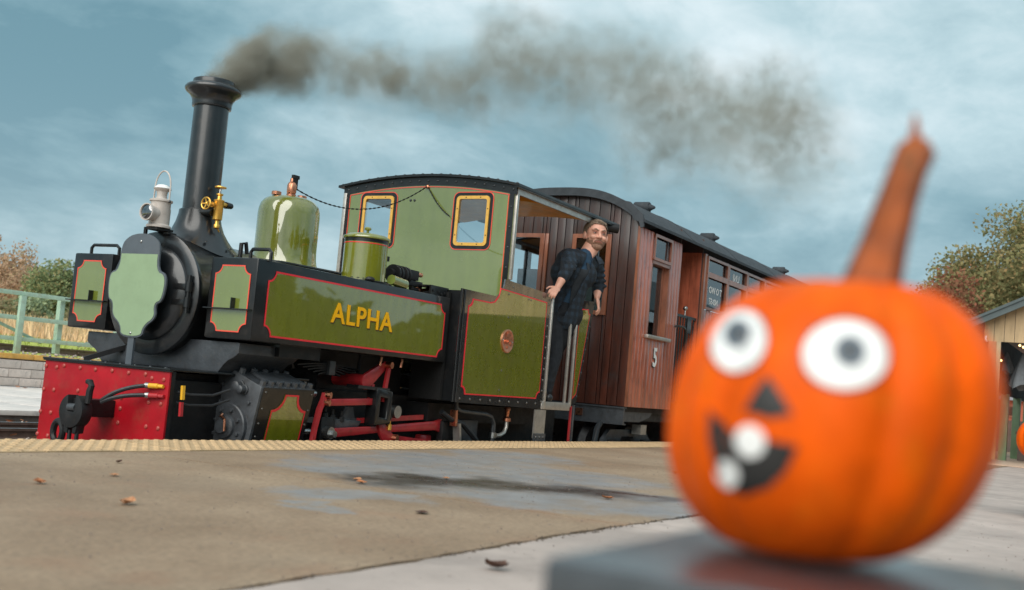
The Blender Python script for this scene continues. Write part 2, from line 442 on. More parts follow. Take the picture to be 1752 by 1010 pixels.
class MB:
    def __init__(self):
        self.v, self.f = [], []
    def add(self, vs, fs):
        o = len(self.v)
        self.v += [tuple(p) for p in vs]
        self.f += [tuple(i + o for i in f) for f in fs]
        return self
    def box(self, x0, x1, y0, y1, z0, z1):
        vs = [(x0, y0, z0), (x1, y0, z0), (x1, y1, z0), (x0, y1, z0), (x0, y0, z1), (x1, y0, z1), (x1, y1, z1), (x0, y1, z1)]
        return self.add(vs, [(0, 3, 2, 1), (4, 5, 6, 7), (0, 1, 5, 4), (1, 2, 6, 5), (2, 3, 7, 6), (3, 0, 4, 7)])
    def bar(self, a, b, wd, th, upv=(0, 0, 1)):
        """rectangular bar from a to b; wd along the side vector, th along the up-ish vector"""
        a, b = Vector(a), Vector(b)
        t = (b - a).normalized()
        s = t.cross(Vector(upv)).normalized()
        n = s.cross(t).normalized()
        vs = [p + s * (sx * wd / 2) + n * (sn * th / 2) for p in (a, b) for sx, sn in ((-1, -1), (1, -1), (1, 1), (-1, 1))]
        return self.add(vs, [(0, 3, 2, 1), (4, 5, 6, 7), (0, 1, 5, 4), (1, 2, 6, 5), (2, 3, 7, 6), (3, 0, 4, 7)])
    def prism(self, poly, ext):
        ext = Vector(ext)
        n = len(poly)
        a = [Vector(p) for p in poly]
        b = [p + ext for p in a]
        nr = sum(((a[i] - a[0]).cross(a[(i + 1) % n] - a[0]) for i in range(n)), Vector())
        fl = nr.dot(ext) > 0
        f0 = tuple(range(n))
        f1 = tuple(range(n, 2 * n))
        fs = [f0[::-1] if fl else f0, f1 if fl else f1[::-1]]
        for i in range(n):
            j = (i + 1) % n
            q = (i, j, n + j, n + i)
            fs.append(q if fl else q[::-1])
        return self.add(a + b, fs)
    def lathe(self, prof, org, axis=(0, 0, 1), n=24, cap=True):
        ax = Vector(axis).normalized()
        s = ax.orthogonal().normalized()
        t = ax.cross(s)
        org = Vector(org)
        vs, fs = [], []
        for r, h in prof:
            for k in range(n):
                a = 2 * PI * k / n
                vs.append(org + ax * h + (s * math.cos(a) + t * math.sin(a)) * max(r, 1e-5))
        for i in range(len(prof) - 1):
            for k in range(n):
                k2 = (k + 1) % n
                fs.append((i * n + k, i * n + k2, (i + 1) * n + k2, (i + 1) * n + k))
        if cap:
            fs.append(tuple(range(n))[::-1])
            m0 = (len(prof) - 1) * n
            fs.append(tuple(range(m0, m0 + n)))
        return self.add(vs, fs)
    def cyl(self, a, b, r, r2=None, n=16):
        a, b = Vector(a), Vector(b)
        return self.lathe([(r, 0), (r if r2 is None else r2, (b - a).length)], a, b - a, n)
    def tube(self, pts, r, n=8, closed=False):
        pts = [Vector(p) for p in pts]
        m = len(pts)
        vs, fs = [], []
        prev = None
        for i, p in enumerate(pts):
            a = pts[(i - 1) % m] if (closed or i > 0) else p
            b = pts[(i + 1) % m] if (closed or i < m - 1) else p
            t = (b - a).normalized()
            if prev is None:
                s = t.orthogonal().normalized()
            else:
                s = (prev - t * prev.dot(t)).normalized()
            prev = s
            q = t.cross(s)
            rr = r[i] if isinstance(r, (list, tuple)) else r
            for k in range(n):
                an = 2 * PI * k / n
                vs.append(p + (s * math.cos(an) + q * math.sin(an)) * rr)
        for i in range(m if closed else m - 1):
            i2 = (i + 1) % m
            for k in range(n):
                k2 = (k + 1) % n
                fs.append((i * n + k, i * n + k2, i2 * n + k2, i2 * n + k))
        if not closed:
            fs.append(tuple(range(n))[::-1])
            fs.append(tuple(range((m - 1) * n, m * n)))
        return self.add(vs, fs)
    def ball(self, c, r, n=14, R=None):
        """r: radius or three radii; R: optional 3x3 rotation"""
        c = Vector(c)
        rr = (r, r, r) if not isinstance(r, (tuple, list)) else r
        vs, fs = [], []
        m = max(4, n // 2)
        for i in range(m + 1):
            th = PI * i / m
            for k in range(n):
                a = 2 * PI * k / n
                v = Vector((rr[0] * math.sin(th) * math.cos(a), rr[1] * math.sin(th) * math.sin(a), rr[2] * math.cos(th)))
                vs.append(c + (R @ v if R else v))
        for i in range(m):
            for k in range(n):
                k2 = (k + 1) % n
                fs.append((i * n + k, (i + 1) * n + k, (i + 1) * n + k2, i * n + k2))
        return self.add(vs, fs)
    def capsule(self, a, b, ra, rb, n=12):
        a, b = Vector(a), Vector(b)
        L = (b - a).length
        prof = []
        for i in range(5):
            t = PI / 2 * i / 4
            prof.append((ra * math.sin(t), -ra * math.cos(t)))
        for i in range(5):
            t = PI / 2 * i / 4
            prof.append((rb * math.cos(t), L + rb * math.sin(t)))
        return self.lathe(prof, a, (b - a) if L > 1e-6 else (0, 0, 1), n)
    def ribbon(self, inner, outer, closed=True):
        n = len(inner)
        vs = list(inner) + list(outer)
        fs = [(i, (i + 1) % n, n + (i + 1) % n, n + i) for i in range(n if closed else n - 1)]
        return self.add(vs, fs)
    def mesh(self, name, off=(0, 0, 0), bevel=0, sharp=35, weld=True, smooth=True):
        me = bpy.data.meshes.new(name)
        ox, oy, oz = off
        me.from_pydata([(x - ox, y - oy, z - oz) for x, y, z in self.v], [], self.f)
        bm = bmesh.new()
        bm.from_mesh(me)
        if weld:
            bmesh.ops.remove_doubles(bm, verts=bm.verts, dist=2e-5)
        bmesh.ops.recalc_face_normals(bm, faces=bm.faces)
        if bevel:
            ed = [e for e in bm.edges if len(e.link_faces) == 2 and e.calc_face_angle(0) > math.radians(40)]
            bmesh.ops.bevel(bm, geom=ed, offset=bevel, segments=2, profile=.6, affect='EDGES', clamp_overlap=True)
        bm.to_mesh(me)
        bm.free()
        if smooth:
            me.shade_smooth()
            me.set_sharp_from_angle(angle=math.radians(sharp))
        return me
    def build(self, name, m, parent=None, bevel=0, sharp=35, weld=True, smooth=True, kind=None, solid=0):
        off = ORG.get(parent.name, (0, 0, 0)) if parent else (0, 0, 0)
        me = self.mesh(name, off, bevel, sharp, weld, smooth)
        return link(name, me, m, parent, kind=kind)


def link(name, me, m, parent=None, loc=(0, 0, 0), kind=None):
    o = bpy.data.objects.new(name, me)
    COL.objects.link(o)
    o.location = loc
    if m is not None and len(me.materials) == 0:
        me.materials.append(M[m] if isinstance(m, str) else m)
    if parent:
        o.parent = parent
        ORG[o.name] = ORG.get(parent.name, (0, 0, 0))
    else:
        ORG[o.name] = (0, 0, 0)
    if kind:
        o['kind'] = kind
    return o


def tag(o, label, cat=None, group=None):
    o['label'] = label
    if cat:
        o['category'] = cat
    if group:
        o['group'] = group
    return o


def thing(name, loc, label, cat, group=None):
    o = bpy.data.objects.new(name, None)
    COL.objects.link(o)
    o.location = loc
    ORG[o.name] = tuple(loc)
    return tag(o, label, cat, group)


def grow(mb, name, voxel=.01, smooth=3, m=None, parent=None):
    """fuse overlapping closed shapes into one continuous surface"""
    off = ORG.get(parent.name, (0, 0, 0)) if parent else (0, 0, 0)
    me = mb.mesh(name + '_raw', off, weld=False)
    o = bpy.data.objects.new(name, me)
    COL.objects.link(o)
    rm = o.modifiers.new('r', 'REMESH')
    rm.mode = 'VOXEL'
    rm.voxel_size = voxel
    if smooth:
        sm = o.modifiers.new('s', 'SMOOTH')
        sm.iterations = smooth
        sm.factor = .5
    dg = bpy.context.evaluated_depsgraph_get()
    me2 = bpy.data.meshes.new_from_object(o.evaluated_get(dg))
    bpy.data.objects.remove(o)
    me2.name = name
    me2.shade_smooth()
    return link(name, me2, m, parent) if m else me2


def text_mesh(body, size, ext=.002, offset=0.0, sx=1.0, space=1.0):
    c = bpy.data.curves.new('t', 'FONT')
    c.body = body
    c.size = size
    c.extrude = ext
    c.offset = offset
    c.space_character = space
    c.align_x = 'CENTER'
    c.align_y = 'CENTER'
    o = bpy.data.objects.new('t', c)
    COL.objects.link(o)
    dg = bpy.context.evaluated_depsgraph_get()
    me = bpy.data.meshes.new_from_object(o.evaluated_get(dg))
    bpy.data.objects.remove(o)
    if sx != 1.0:
        me.transform(Matrix.Diagonal((sx, 1, 1, 1)))
    return me


def place_text(name, me, m, parent, origin, right, upv):
    r_, u_ = Vector(right).normalized(), Vector(upv).normalized()
    n_ = r_.cross(u_)
    off = Vector(ORG.get(parent.name, (0, 0, 0)))
    o_ = Vector(origin) - off
    me.transform(Matrix(((r_.x, u_.x, n_.x, o_.x), (r_.y, u_.y, n_.y, o_.y), (r_.z, u_.z, n_.z, o_.z), (0, 0, 0, 1))))
    return link(name, me, m, parent)


def scallop(a0, a1, b0, b1, inset, r, seg=6):
    """rectangle with concave corners (corner circles centred on the outer corner)"""
    R = r + inset
    h = math.sqrt(max(R * R - inset * inset, 1e-9))
    t0 = math.atan2(inset, h)
    pts = []
    for (cx, cy, base) in ((a0, b0, 0), (a1, b0, PI / 2), (a1, b1, PI), (a0, b1, 3 * PI / 2)):
        angs = [PI / 2 - t0 - (PI / 2 - 2 * t0) * i / seg for i in range(seg + 1)]
        for an in angs:
            t = base + an
            pts.append((cx + R * math.cos(t), cy + R * math.sin(t)))
    return pts


def onside(y):
    return lambda p: (p[0], y, p[1])


def onfront(x):
    return lambda p: (x, p[0], p[1])


def panel(parent, a0, a1, b0, b1, r, mp, ext, green, lin_w=.010, lin='lining', name='panel'):
    """painted panel with scalloped corners, edged by a thin lining"""
    ext = Vector(ext)
    P = [Vector(mp(q)) for q in scallop(a0, a1, b0, b1, lin_w * .5, r)]
    po = MB().prism(P, ext).build(name, green, parent)
    o1 = [Vector(mp(q)) + ext * 1.6 for q in scallop(a0, a1, b0, b1, 0.0004, r)]
    o2 = [Vector(mp(q)) + ext * 1.6 for q in scallop(a0, a1, b0, b1, lin_w, r)]
    rb = MB().ribbon(o1, o2)
    rb.ribbon([p - ext * .8 for p in o1], o1)
    rb.ribbon([p - ext * .8 for p in o2], o2)
    rb.build('lining', lin, po, smooth=False)
    return po


def dome_mesh(name, r, axis, h=.6, n=10):
    return MB().lathe([(r, 0), (r * .92, r * h * .45), (r * .65, r * h * .85), (r * .25, r * h)], (0, 0, 0), axis, n).mesh(name)


def studs(name, pts, r, axis, m, parent, joined=True, h=.6, n=8, bolt=False):
    if bolt:
        prof = [(r * 1.25, 0), (r * 1.25, r * .25), (r, r * .25), (r, r * h), (r * .5, r * h * 1.15)]
        n = 6
    else:
        prof = [(r, 0), (r * .92, r * h * .45), (r * .65, r * h * .85), (r * .25, r * h)]
    if joined:
        mb = MB()
        for p in pts:
            mb.lathe(prof, p, axis, n)
        return mb.build(name, m, parent, weld=False, kind='stuff')
    me = MB().lathe(prof, (0, 0, 0), axis, n).mesh(name)
    off = Vector(ORG.get(parent.name, (0, 0, 0)))
    return [link(name, me, m, parent, Vector(p) - off) for p in pts]


def spread(n, k):
    return [i / (n - 1) for i in range(n)]


# ================================================================== SETTING
# one sheet for the ground out to the horizon
def sheet(name, xs, ys, zf, m, kind='structure', parent=None):
    mb = MB()
    vs = [(x, y, zf(x, y)) for y in ys for x in xs]
    nx = len(xs)
    fs = [(j * nx + i, j * nx + i + 1, (j + 1) * nx + i + 1, (j + 1) * nx + i) for j in range(len(ys) - 1) for i in range(nx - 1)]
    return mb.add(vs, fs).build(name, m, parent, kind=kind)


def bank(x, y):
    pts = [(16.9, .20), (18, .24), (19.6, .29), (23, .52), (26, .60), (60, .75), (200, 1.0), (3000, 5)]
    for (a, za), (b, zb) in zip(pts, pts[1:]):
        if y <= b:
            return za + (zb - za) * max(0, (y - a)) / (b - a)
    return pts[-1][1]


sheet('ground', [-3000, -200, -40, 0, 40, 200, 3500], [-3000, -100, -20, 0, 10, 16.9], lambda x, y: -.46, 'ballast')
gb = sheet('grass_bank', [-3000, -300, -60, -20] + list(range(-10, 80, 6)) + [200, 800, 3500], [16.9, 18, 19.6, 21, 23, 26], bank, 'grass')
sheet('field', [-3000, -300, -60, 0, 60, 150, 400, 3500], [26, 40, 60, 100, 200, 800, 3000], bank, 'field')

# platform: paving, concrete bays, tactile edge
pf = MB().box(-8, 70, -16, 4.43, -.45, -.05).build('platform', 'mortar', kind='structure')


def bays():
    xs = [-8, -3.85, 3.655, 11.2, 18.7, 26.2, 33.7, 41, 55, 70]
    r_ = random.Random(3)
    for a, b in zip(xs, xs[1:]):
        pts = []
        n = max(30, int((b - a) / .06)) if a < 11 else 12
        for i in range(n + 1):
            t = i / n
            x = a + .008 + (b - a - .016) * t
            pts.append((x, 1.546 + .012 * math.sin(x * 2.3) + r_.uniform(-.008, .010), -.05))
        pts += [(b - .008, 3.925, -.05), (a + .008, 3.925, -.05)]
        MB().prism(pts, (0, 0, .05)).build('concrete_bay', 'slab', pf)
    for a, b in zip(xs[1:], xs[2:]):
        pts = [(a + .004, -16, -.05), (b - .004, -16, -.05)]
        n = max(30, int((b - a) / .06)) if a < 11 else 12
        for i in range(n + 1):
            t = 1 - i / n
            x = a + .004 + (b - a - .008) * t
            pts.append((x, 1.540 + .012 * math.sin(x * 2.3) + r_.uniform(-.010, .006), -.05))
        MB().prism(pts, (0, 0, .047)).build('paving_slab', 'paving', pf)
    pts = [(-8, -16, -.05), (-3.86, -16, -.05), (-3.86, 1.53, -.05), (-8, 1.53, -.05)]
    MB().prism(pts, (0, 0, .047)).build('paving_slab', 'paving', pf)


bays()


def tactile():
    w_, d_ = .40, .497
    mb = MB().box(-w_ / 2 + .003, w_ / 2 - .003, -d_ / 2, d_ / 2, -.05, .004)
    for i in range(6):
        for j in range(7):
            mb.lathe([(.019, 0), (.014, .005), (.007, .0055)], (-w_ / 2 + w_ * (i + .5) / 6, -d_ / 2 + d_ * (j + .5) / 7, .004), (0, 0, 1), 7)
    me = mb.mesh('tactile_tile', weld=False)
    for k in range(-12, 110):
        o = link('tactile_tile', me, 'tactile', pf, (.2 + k * w_, 4.18, rnd.uniform(-.002, .001)))


tactile()


def track(x0, x1, ya, yb, z, name, sl_step=.62):
    tr = thing(name, ((x0 + x1) / 2, (ya + yb) / 2, z), '', None)
    del tr['label']
    tr['kind'] = 'structure'
    def prof(y):
        return [(y - .045, z - .10), (y + .045, z - .10), (y + .045, z - .09), (y + .009, z - .075), (y + .009, z - .03), (y + .027, z - .022), (y + .027, z), (y - .027, z), (y - .027, z - .022), (y - .009, z - .03), (y - .009, z - .075), (y - .045, z - .09)]
    for y in (ya, yb):
        ro = MB().prism([(x0, a, b) for a, b in prof(y)], (x1 - x0, 0, 0)).build('rail', 'rail', tr, smooth=False)
        MB().box(x0, x1, y - .022, y + .022, z, z + .003).build('rail_head', 'railtop', ro)
    me = MB().box(-.11, .11, -.62, .62, -.12, 0).mesh('sleeper', bevel=.008)
    n = min(110, int((x1 - x0) / sl_step))
    for i in range(n):
        link('sleeper', me, 'sleeper', tr, (x0 - (x0 + x1) / 2 + .3 + i * sl_step, 0, -.103 + rnd.uniform(-.004, .002)))
    return tr


track(-8, 58, 5.085, 5.695, -.36, 'railway_track')
track(-4, 58, 9.12, 9.82, -.352, 'railway_track')
# raised siding behind the far platform: one heavy rusty rail on chairs
sd = MB()
for y in (19.0,):
    sd.prism([(-10, y - .04, .27), (-10, y + .04, .27), (-10, y + .04, .29), (-10, y + .012, .30), (-10, y + .012, .365), (-10, y + .03, .375), (-10, y + .03, .405), (-10, y - .03, .405), (-10, y - .03, .375), (-10, y - .012, .365), (-10, y - .012, .30), (-10, y - .04, .29)], (60, 0, 0))
sdo = sd.build('siding_rail', 'rail', kind='structure', smooth=False)
me = MB().lathe([(.022, 0), (.022, .02), (.012, .03)], (0, 0, 0), (0, -1, 0), 6).mesh('rail_bolt')
for k in range(30):
    link('rail_bolt', me, 'rail', sdo, (6 + k * .62, 18.988, .335))

# far platform: low kerb, pale slabs, block retaining wall with ochre coping
fp = MB().box(-20, 60, 10.9, 16.55, -.46, -.31).build('far_platform', 'mortar', kind='structure')
for i in range(26):
    x0 = -2 + i * 1.25
    MB().box(x0 + .008, x0 + 1.242, 10.86, 13.29, -.36, -.30 + rnd.uniform(-.004, .004)).build('walkway_slab', 'slab_grey', fp, bevel=.008)
    MB().box(x0 + .008, x0 + 1.242, 13.31, 16.53, -.36, -.30 + rnd.uniform(-.004, .004)).build('walkway_slab', 'slab_grey', fp, bevel=.008)
wall = thing('retaining_wall', (15, 16.7, -.3), 'low grey block retaining wall with ochre coping behind the far track', 'wall')
MB().box(-8, 40, 16.63, 16.9, -.3, .17).build('core', 'mortar_pale', wall)
bme = MB().box(-.215, .215, -.05, .05, -.069, .069).mesh('block', bevel=.006)
for row in range(3):
    for k in range(62):
        link('block', bme, 'block', wall, (-15 + 5.5 + k * .44 + (.22 if row % 2 else 0), -.09 + rnd.uniform(-.004, .004), .08 + row * .148))
cme = MB().box(-.355, .355, -.2, .2, -.042, .042).mesh('coping_stone', bevel=.008)
for k in range(42):
    link('coping_stone', cme, 'coping', wall, (-15 + 4 + k * .72, .06, .51))

# gravel: ballast stones joined
def stones(n, seed, area, zf, smin, smax, name, m='stone'):
    r_ = random.Random(seed)
    mb = MB()
    for _ in range(n):
        x, y = r_.uniform(area[0], area[1]), r_.uniform(area[2], area[3])
        s = r_.uniform(smin, smax)
        z = zf(x, y) + s * .3
        vs = [(x + s * r_.uniform(.6, 1.1), y, z), (x - s * r_.uniform(.6, 1.1), y, z), (x, y + s * r_.uniform(.6, 1.1), z), (x, y - s * r_.uniform(.6, 1.1), z), (x, y, z + s * r_.uniform(.4, .8)), (x, y, z - s * .5)]
        mb.add(vs, [(0, 2, 4), (2, 1, 4), (1, 3, 4), (3, 0, 4), (2, 0, 5), (1, 2, 5), (3, 1, 5), (0, 3, 5)])
    return mb.build(name, m, weld=False, smooth=False, kind='stuff')


stones(3800, 5, (-2, 22, 4.5, 10.85), lambda x, y: -.44, .015, .035, 'ballast_stones')
stones(900, 6, (5, 22, 16.95, 18.8), bank, .015, .05, 'gravel')


stones(900, 61, (1.7, 9, 1.62, 3.9), lambda x, y: .0, .0018, .005, 'grit', 'ballast')
stones(700, 62, (1.4, 7, 1.525, 1.575), lambda x, y: -.004, .002, .007, 'joint_grit', 'bark')
stones(300, 63, (1.2, 6, .35, 1.5), lambda x, y: -.003, .0015, .004, 'paving_grit', 'ballast')


def litter(n, seed, area, zf, name, smin=.03, smax=.06):
    r_ = random.Random(seed)
    mb = MB()
    for _ in range(n):
        x, y = r_.uniform(area[0], area[1]), r_.uniform(area[2], area[3])
        s = r_.uniform(smin, smax)
        a = r_.uniform(0, 2 * PI)
        ti = r_.uniform(-.6, .6)
        u_ = Vector((math.cos(a), math.sin(a), ti * .6)) * s
        v_ = Vector((-math.sin(a), math.cos(a), r_.uniform(-.5, .5))) * s * .6
        c = Vector((x, y, zf(x, y) + s * .45))
        mb.add([c - u_, c + v_, c + u_, c - v_], [(0, 1, 2, 3)])
    return mb.build(name, 'leaf_brown', weld=False, smooth=False, kind='stuff')


litter(420, 8, (3, 14, 9.9, 10.85), lambda x, y: -.42, 'leaf_litter')
litter(60, 9, (6, 14, 15.9, 16.5), lambda x, y: -.30, 'leaf_litter', .04, .07)
litter(60, 19, (3, 9, 8.3, 9.0), lambda x, y: -.42, 'leaf_litter')
litter(140, 10, (5, 22, 17, 22), bank, 'leaf_litter', .02, .04)

# blades on the bank and the dry reeds beyond
def blades(n, seed, area, hmin, hmax, wd, m, name, lean=.2):
    r_ = random.Random(seed)
    mb = MB()
    for _ in range(n):
        x, y = r_.uniform(area[0], area[1]), r_.uniform(area[2], area[3])
        h = r_.uniform(hmin, hmax)
        a = r_.uniform(-1, 1)
        z = bank(x, y)
        dx, dy = math.cos(a) * wd, -math.sin(a) * wd
        lx, ly = r_.uniform(-lean, lean) * h, r_.uniform(-lean, lean) * h
        mb.add([(x - dx, y - dy, z), (x + dx, y + dy, z), (x + lx + dx * .4, y + ly, z + h), (x + lx - dx * .4, y + ly, z + h)], [(0, 1, 2, 3)])
    return mb.build(name, m, weld=False, smooth=False, kind='stuff')


blades(3500, 11, (6, 26, 19.3, 25.5), .03, .09, .012, 'blade', 'grass', .5)
blades(12000, 12, (12, 48, 26.5, 34), .32, .68, .022, 'reed', 'dry_reeds', .3)

# ------------------------------------------------------------------ green fence on the far platform
FY = 17.0
fe = thing('fence', (12.9, FY, .2), 'sage green steel railing fence with diagonal braces above the far platform', 'fence')
for k, zz in enumerate((1.285, .865, .505)):
    MB().bar((-6, FY, zz), (40, FY, zz), .06, .075).build('rail', 'fence', fe, bevel=.006)
for xp in [12.92 - 4.2, 12.92 - 2.1, 12.92, 12.92 + 2.1, 12.92 + 4.2, 12.92 + 6.3]:
    MB().box(xp - .055, xp + .055, FY - .1, FY - .035, .18, 1.245).build('post', 'fence', fe, bevel=.006)
for xp in [13.85, 13.85 - 4.2, 13.85 + 4.2]:
    MB().box(xp - .05, xp + .05, FY + .05, FY + .15, .3, 1.25).build('post', 'fence', fe, bevel=.006)
MB().bar((12.0, FY + .08, .95), (13.5, FY + .08, .47), .03, .05).build('brace', 'fence', fe)
MB().bar((14.3, FY + .08, .47), (15.4, FY + .08, .83), .03, .045).build('brace', 'pale_steel', fe)
MB().bar((16.2, FY + .08, .95), (17.7, FY + .08, .47), .03, .05).build('brace', 'fence', fe)


# ------------------------------------------------------------------ trees
def foliage(lobes, n, smin, smax, seed, hollow=.35):
    rs = np.random.RandomState(seed)
    vol = np.array([l[3] * l[4] * l[5] for l in lobes])
    idx = rs.choice(len(lobes), n, p=vol / vol.sum())
    L = np.array(lobes)[idx]
    dvec = rs.normal(size=(n, 3))
    dvec /= np.linalg.norm(dvec, axis=1)[:, None]
    rad = (hollow + (1 - hollow) * rs.rand(n) ** .6) * (1 + .12 * rs.normal(size=n))
    c = L[:, :3] + dvec * L[:, 3:6] * rad[:, None]
    # twig gaps: drop leaves in a few random holes
    s = rs.uniform(smin, smax, n)
    a = rs.normal(size=(n, 3))
    a /= np.linalg.norm(a, axis=1)[:, None]
    b = np.cross(a, rs.normal(size=(n, 3)))
    b /= np.linalg.norm(b, axis=1)[:, None]
    a = a * s[:, None]
    b = b * (s * .62)[:, None]
    V = np.stack([c - a, c + b, c + a, c - b], 1).reshape(-1, 3)
    F = np.arange(4 * n).reshape(n, 4)
    me = bpy.data.meshes.new('crown')
    me.vertices.add(4 * n)
    me.vertices.foreach_set('co', V.astype(np.float32).ravel())
    me.loops.add(4 * n)
    me.loops.foreach_set('vertex_index', F.astype(np.int32).ravel())
    me.polygons.add(n)
    me.polygons.foreach_set('loop_start', np.arange(0, 4 * n, 4, dtype=np.int32))
    me.update(calc_edges=True)
    return me


def tree(name, base, top, rx, label, m, seed, n=2600, leaf=(.14, .32), nl=16, trunk=.16, cat='tree', low=.25, group=None, spread_=.62, lobe_r=(.28, .5)):
    r_ = random.Random(seed)
    bx, by, bz = base
    h = top - bz
    t = thing(name, base, label, cat, group)
    lobes = []
    cz = h * (low + 1) / 2
    rz = h * (1 - low) / 2
    for i in range(nl):
        while True:
            p = Vector((r_.uniform(-1, 1), r_.uniform(-1, 1), r_.uniform(-1, 1)))
            if p.length < 1:
                break
        lr = r_.uniform(*lobe_r)
        lobes.append((p.x * rx * spread_, p.y * rx * spread_, cz + p.z * rz * .72, rx * lr, rx * lr, rz * lr * 1.0))
    link('crown', foliage(lobes, n, leaf[0], leaf[1], seed), m, t)
    tb = MB()
    tb.tube([(bx, by, bz - .1), (bx + r_.uniform(-.1, .1), by, bz + h * .25), (bx + r_.uniform(-.2, .2), by, bz + h * .5), (bx, by, bz + h * .78)], [trunk, trunk * .75, trunk * .5, trunk * .15], 8)
    for l in lobes[:10]:
        z0 = h * r_.uniform(.22, .5)
        tb.tube([(bx, by, bz + z0), (bx + l[0] * .5, by + l[1] * .5, bz + (z0 + l[2]) / 2 + .1), (bx + l[0], by + l[1], bz + l[2])], [trunk * .4, trunk * .25, trunk * .07], 6)
    tb.build('trunk', 'bark', t, weld=False)
    return t


GB = 'trees and bushes beyond the dry field'
tree('tree', (47.0, 67.5, .8), 9.2, 3.2, 'tall thin-leaved brown tree at the far left edge beyond the field', 'f_tan', 21, 9000, (.05, .14), 18, group=GB, low=.1)
tree('tree', (46.2, 62.0, .8), 7.2, 2.4, 'bare tan tree between the far left tree and the dark green tree', 'f_tan', 22, 7000, (.05, .13), 16, group=GB, low=.05)
tree('tree', (44.2, 57.4, .8), 6.1, 2.1, 'orange-brown rounded tree half behind the dark green tree', 'f_tan', 23, 7000, (.05, .13), 14, group=GB, low=.05)
tree('tree', (40.6, 50.6, .8), 5.2, 2.15, 'dark green bushy tree just left of the raised tank', 'f_dark', 24, 12000, (.05, .12), 22, group=GB, low=.0)
tree('bush', (34.6, 44.8, .7), 3.0, 1.25, 'sage green bush in front of the dark green tree', 'f_sage', 25, 5000, (.04, .11), 14, trunk=.06, cat='bush', group=GB, low=0)
tree('bush', (33.2, 45.2, .7), 2.2, 1.2, 'golden yellow bush at the edge of the dry field', 'f_gold', 26, 4000, (.04, .10), 12, trunk=.05, cat='bush', group=GB, low=0)
tree('bush', (31.0, 45.4, .7), 2.7, 1.3, 'olive green bush at the left end above the fence', 'f_sage', 27, 4000, (.04, .10), 12, trunk=.05, cat='bush', group=GB, low=0)
tree('tree', (42.6, 50.2, .8), 4.2, 1.8, 'green tree hidden in part by the left tank end', 'f_dark', 28, 6000, (.05, .12), 14, group=GB, low=0)


def hedge():
    r_ = random.Random(31)
    lobes = []
    for i in range(90):
        x = r_.uniform(20, 62)
        lobes.append((x, 41.0 + (x - 34) * .2 + r_.uniform(-.6, .6), r_.uniform(.9, 1.7), r_.uniform(.5, 1.0), .6, r_.uniform(.4, .75)))
    me = foliage(lobes, 16000, .05, .12, 31, .2)
    return link('hedgerow', me, leaf_mat('mixed_hedge_leaves', [(.2, .21, .11), (.3, .26, .14), (.17, .2, .11), (.36, .29, .17), (.24, .2, .12)]), None, kind='stuff')


hedge()
ok = tree('oak_tree', (43.9, 3.3, -.4), 9.3, 4.7, 'large oak turning brown behind the shelter at the right edge', 'f_oak', 41, 60000, (.045, .10), 60, trunk=.3, low=.18, spread_=.72, lobe_r=(.16, .34))
tree('maple_tree', (36.2, 5.3, -.4), 5.0, 1.7, 'small red-leaved tree behind the pumpkin and left of the oak', 'f_red', 42, 9000, (.04, .085), 18, trunk=.12, low=.15)


def tree_belt():
    """dark trees on the station side, behind the camera: the loco's paint mirrors them"""
    r_ = random.Random(51)
    lobes = []
    for i in range(95):
        x = -14 + i * .95 + r_.uniform(-.4, .4)
        hh = r_.uniform(3.2, 6.2) if x < 36 else r_.uniform(2.4, 3.4)
        lobes.append((x, -19 + r_.uniform(-1, 1), hh * .5, r_.uniform(1.1, 1.9), 1.3, hh * .52))
    me = foliage(lobes, 14000, .3, .6, 51, .2)
    return link('tree_belt', me, 'f_back', None, kind='stuff')


tree_belt()


# ================================================================== LOCOMOTIVE
YC = 5.39
loco = thing('steam_locomotive', (6.8, YC, -.36), 'green saddle-sided steam locomotive with tall black chimney and red buffer beam', 'locomotive')
loco['label'] = 'olive green tank steam locomotive lettered ALPHA with tall black chimney and red buffer beam'

# frames and running gear in the dark
fr = MB()
for y in (4.97, 5.81):
    fr.box(4.775, 9.75, y - .02, y + .02, -.34, .30)
fr.box(4.775, 8.9, 5.0, 5.78, .20, .34)
fr.box(6.2, 7.2, 4.99, 5.79, -.2, .8)
fr.box(7.25, 9.2, 4.75, 6.03, .12, .26)
fr.build('frame', 'iron', loco)
for i, x in enumerate((5.98, 6.75, 7.52)):
    for y, s in ((5.06, -1), (5.72, 1)):
        wb = MB()
        wb.lathe([(.27, -.04), (.285, -.03), (.285, .03), (.24, .035), (.23, .02), (.08, .02), (.07, .045), (0, .045)], (x, y, -.085), (0, s, 0), 28)
        wo_ = wb.build('wheel', 'iron', loco)
        MB().lathe([(.05, .045), (.05, .09), (.03, .095)], (x, y, -.085), (0, s, 0), 14).build('axle_end', 'steel_grey', wo_)

# buffer beam
beam = MB().box(4.73, 4.746, 4.862, 5.918, -.16, .352).build('buffer_beam', 'red', loco, bevel=.003)
MB().box(4.747, 4.774, 4.86, 5.92, -.16, .35).build('beam_backing', 'iron', loco)
RV = [(5.906, .312), (5.81, .309), (5.746, .323), (5.603, .32), (5.47, .319), (5.329, .322), (5.191, .319), (5.053, .321), (4.999, .302), (4.904, .3), (5.905, .168), (5.812, .171), (5.6, .183), (5.228, .171), (5.003, .163), (4.907, .162), (5.909, .032), (5.816, .033), (5.227, .108), (5.233, .025), (5.003, .024), (4.907, .023), (5.913, -.104), (5.819, -.107), (5.0, -.11), (4.905, -.11)]
studs('rivet', [(4.7295, y, z) for y, z in RV], .0135, (-1, 0, 0), 'rivet_red', beam, joined=False, n=10)
fp_ = MB().box(4.715, 5.95, 4.85, 5.93, .3535, .366)
fp_.box(4.72, 4.74, 4.85, 5.93, .345, .3535)
fpo = fp_.build('footplate', 'black', loco, bevel=.003)
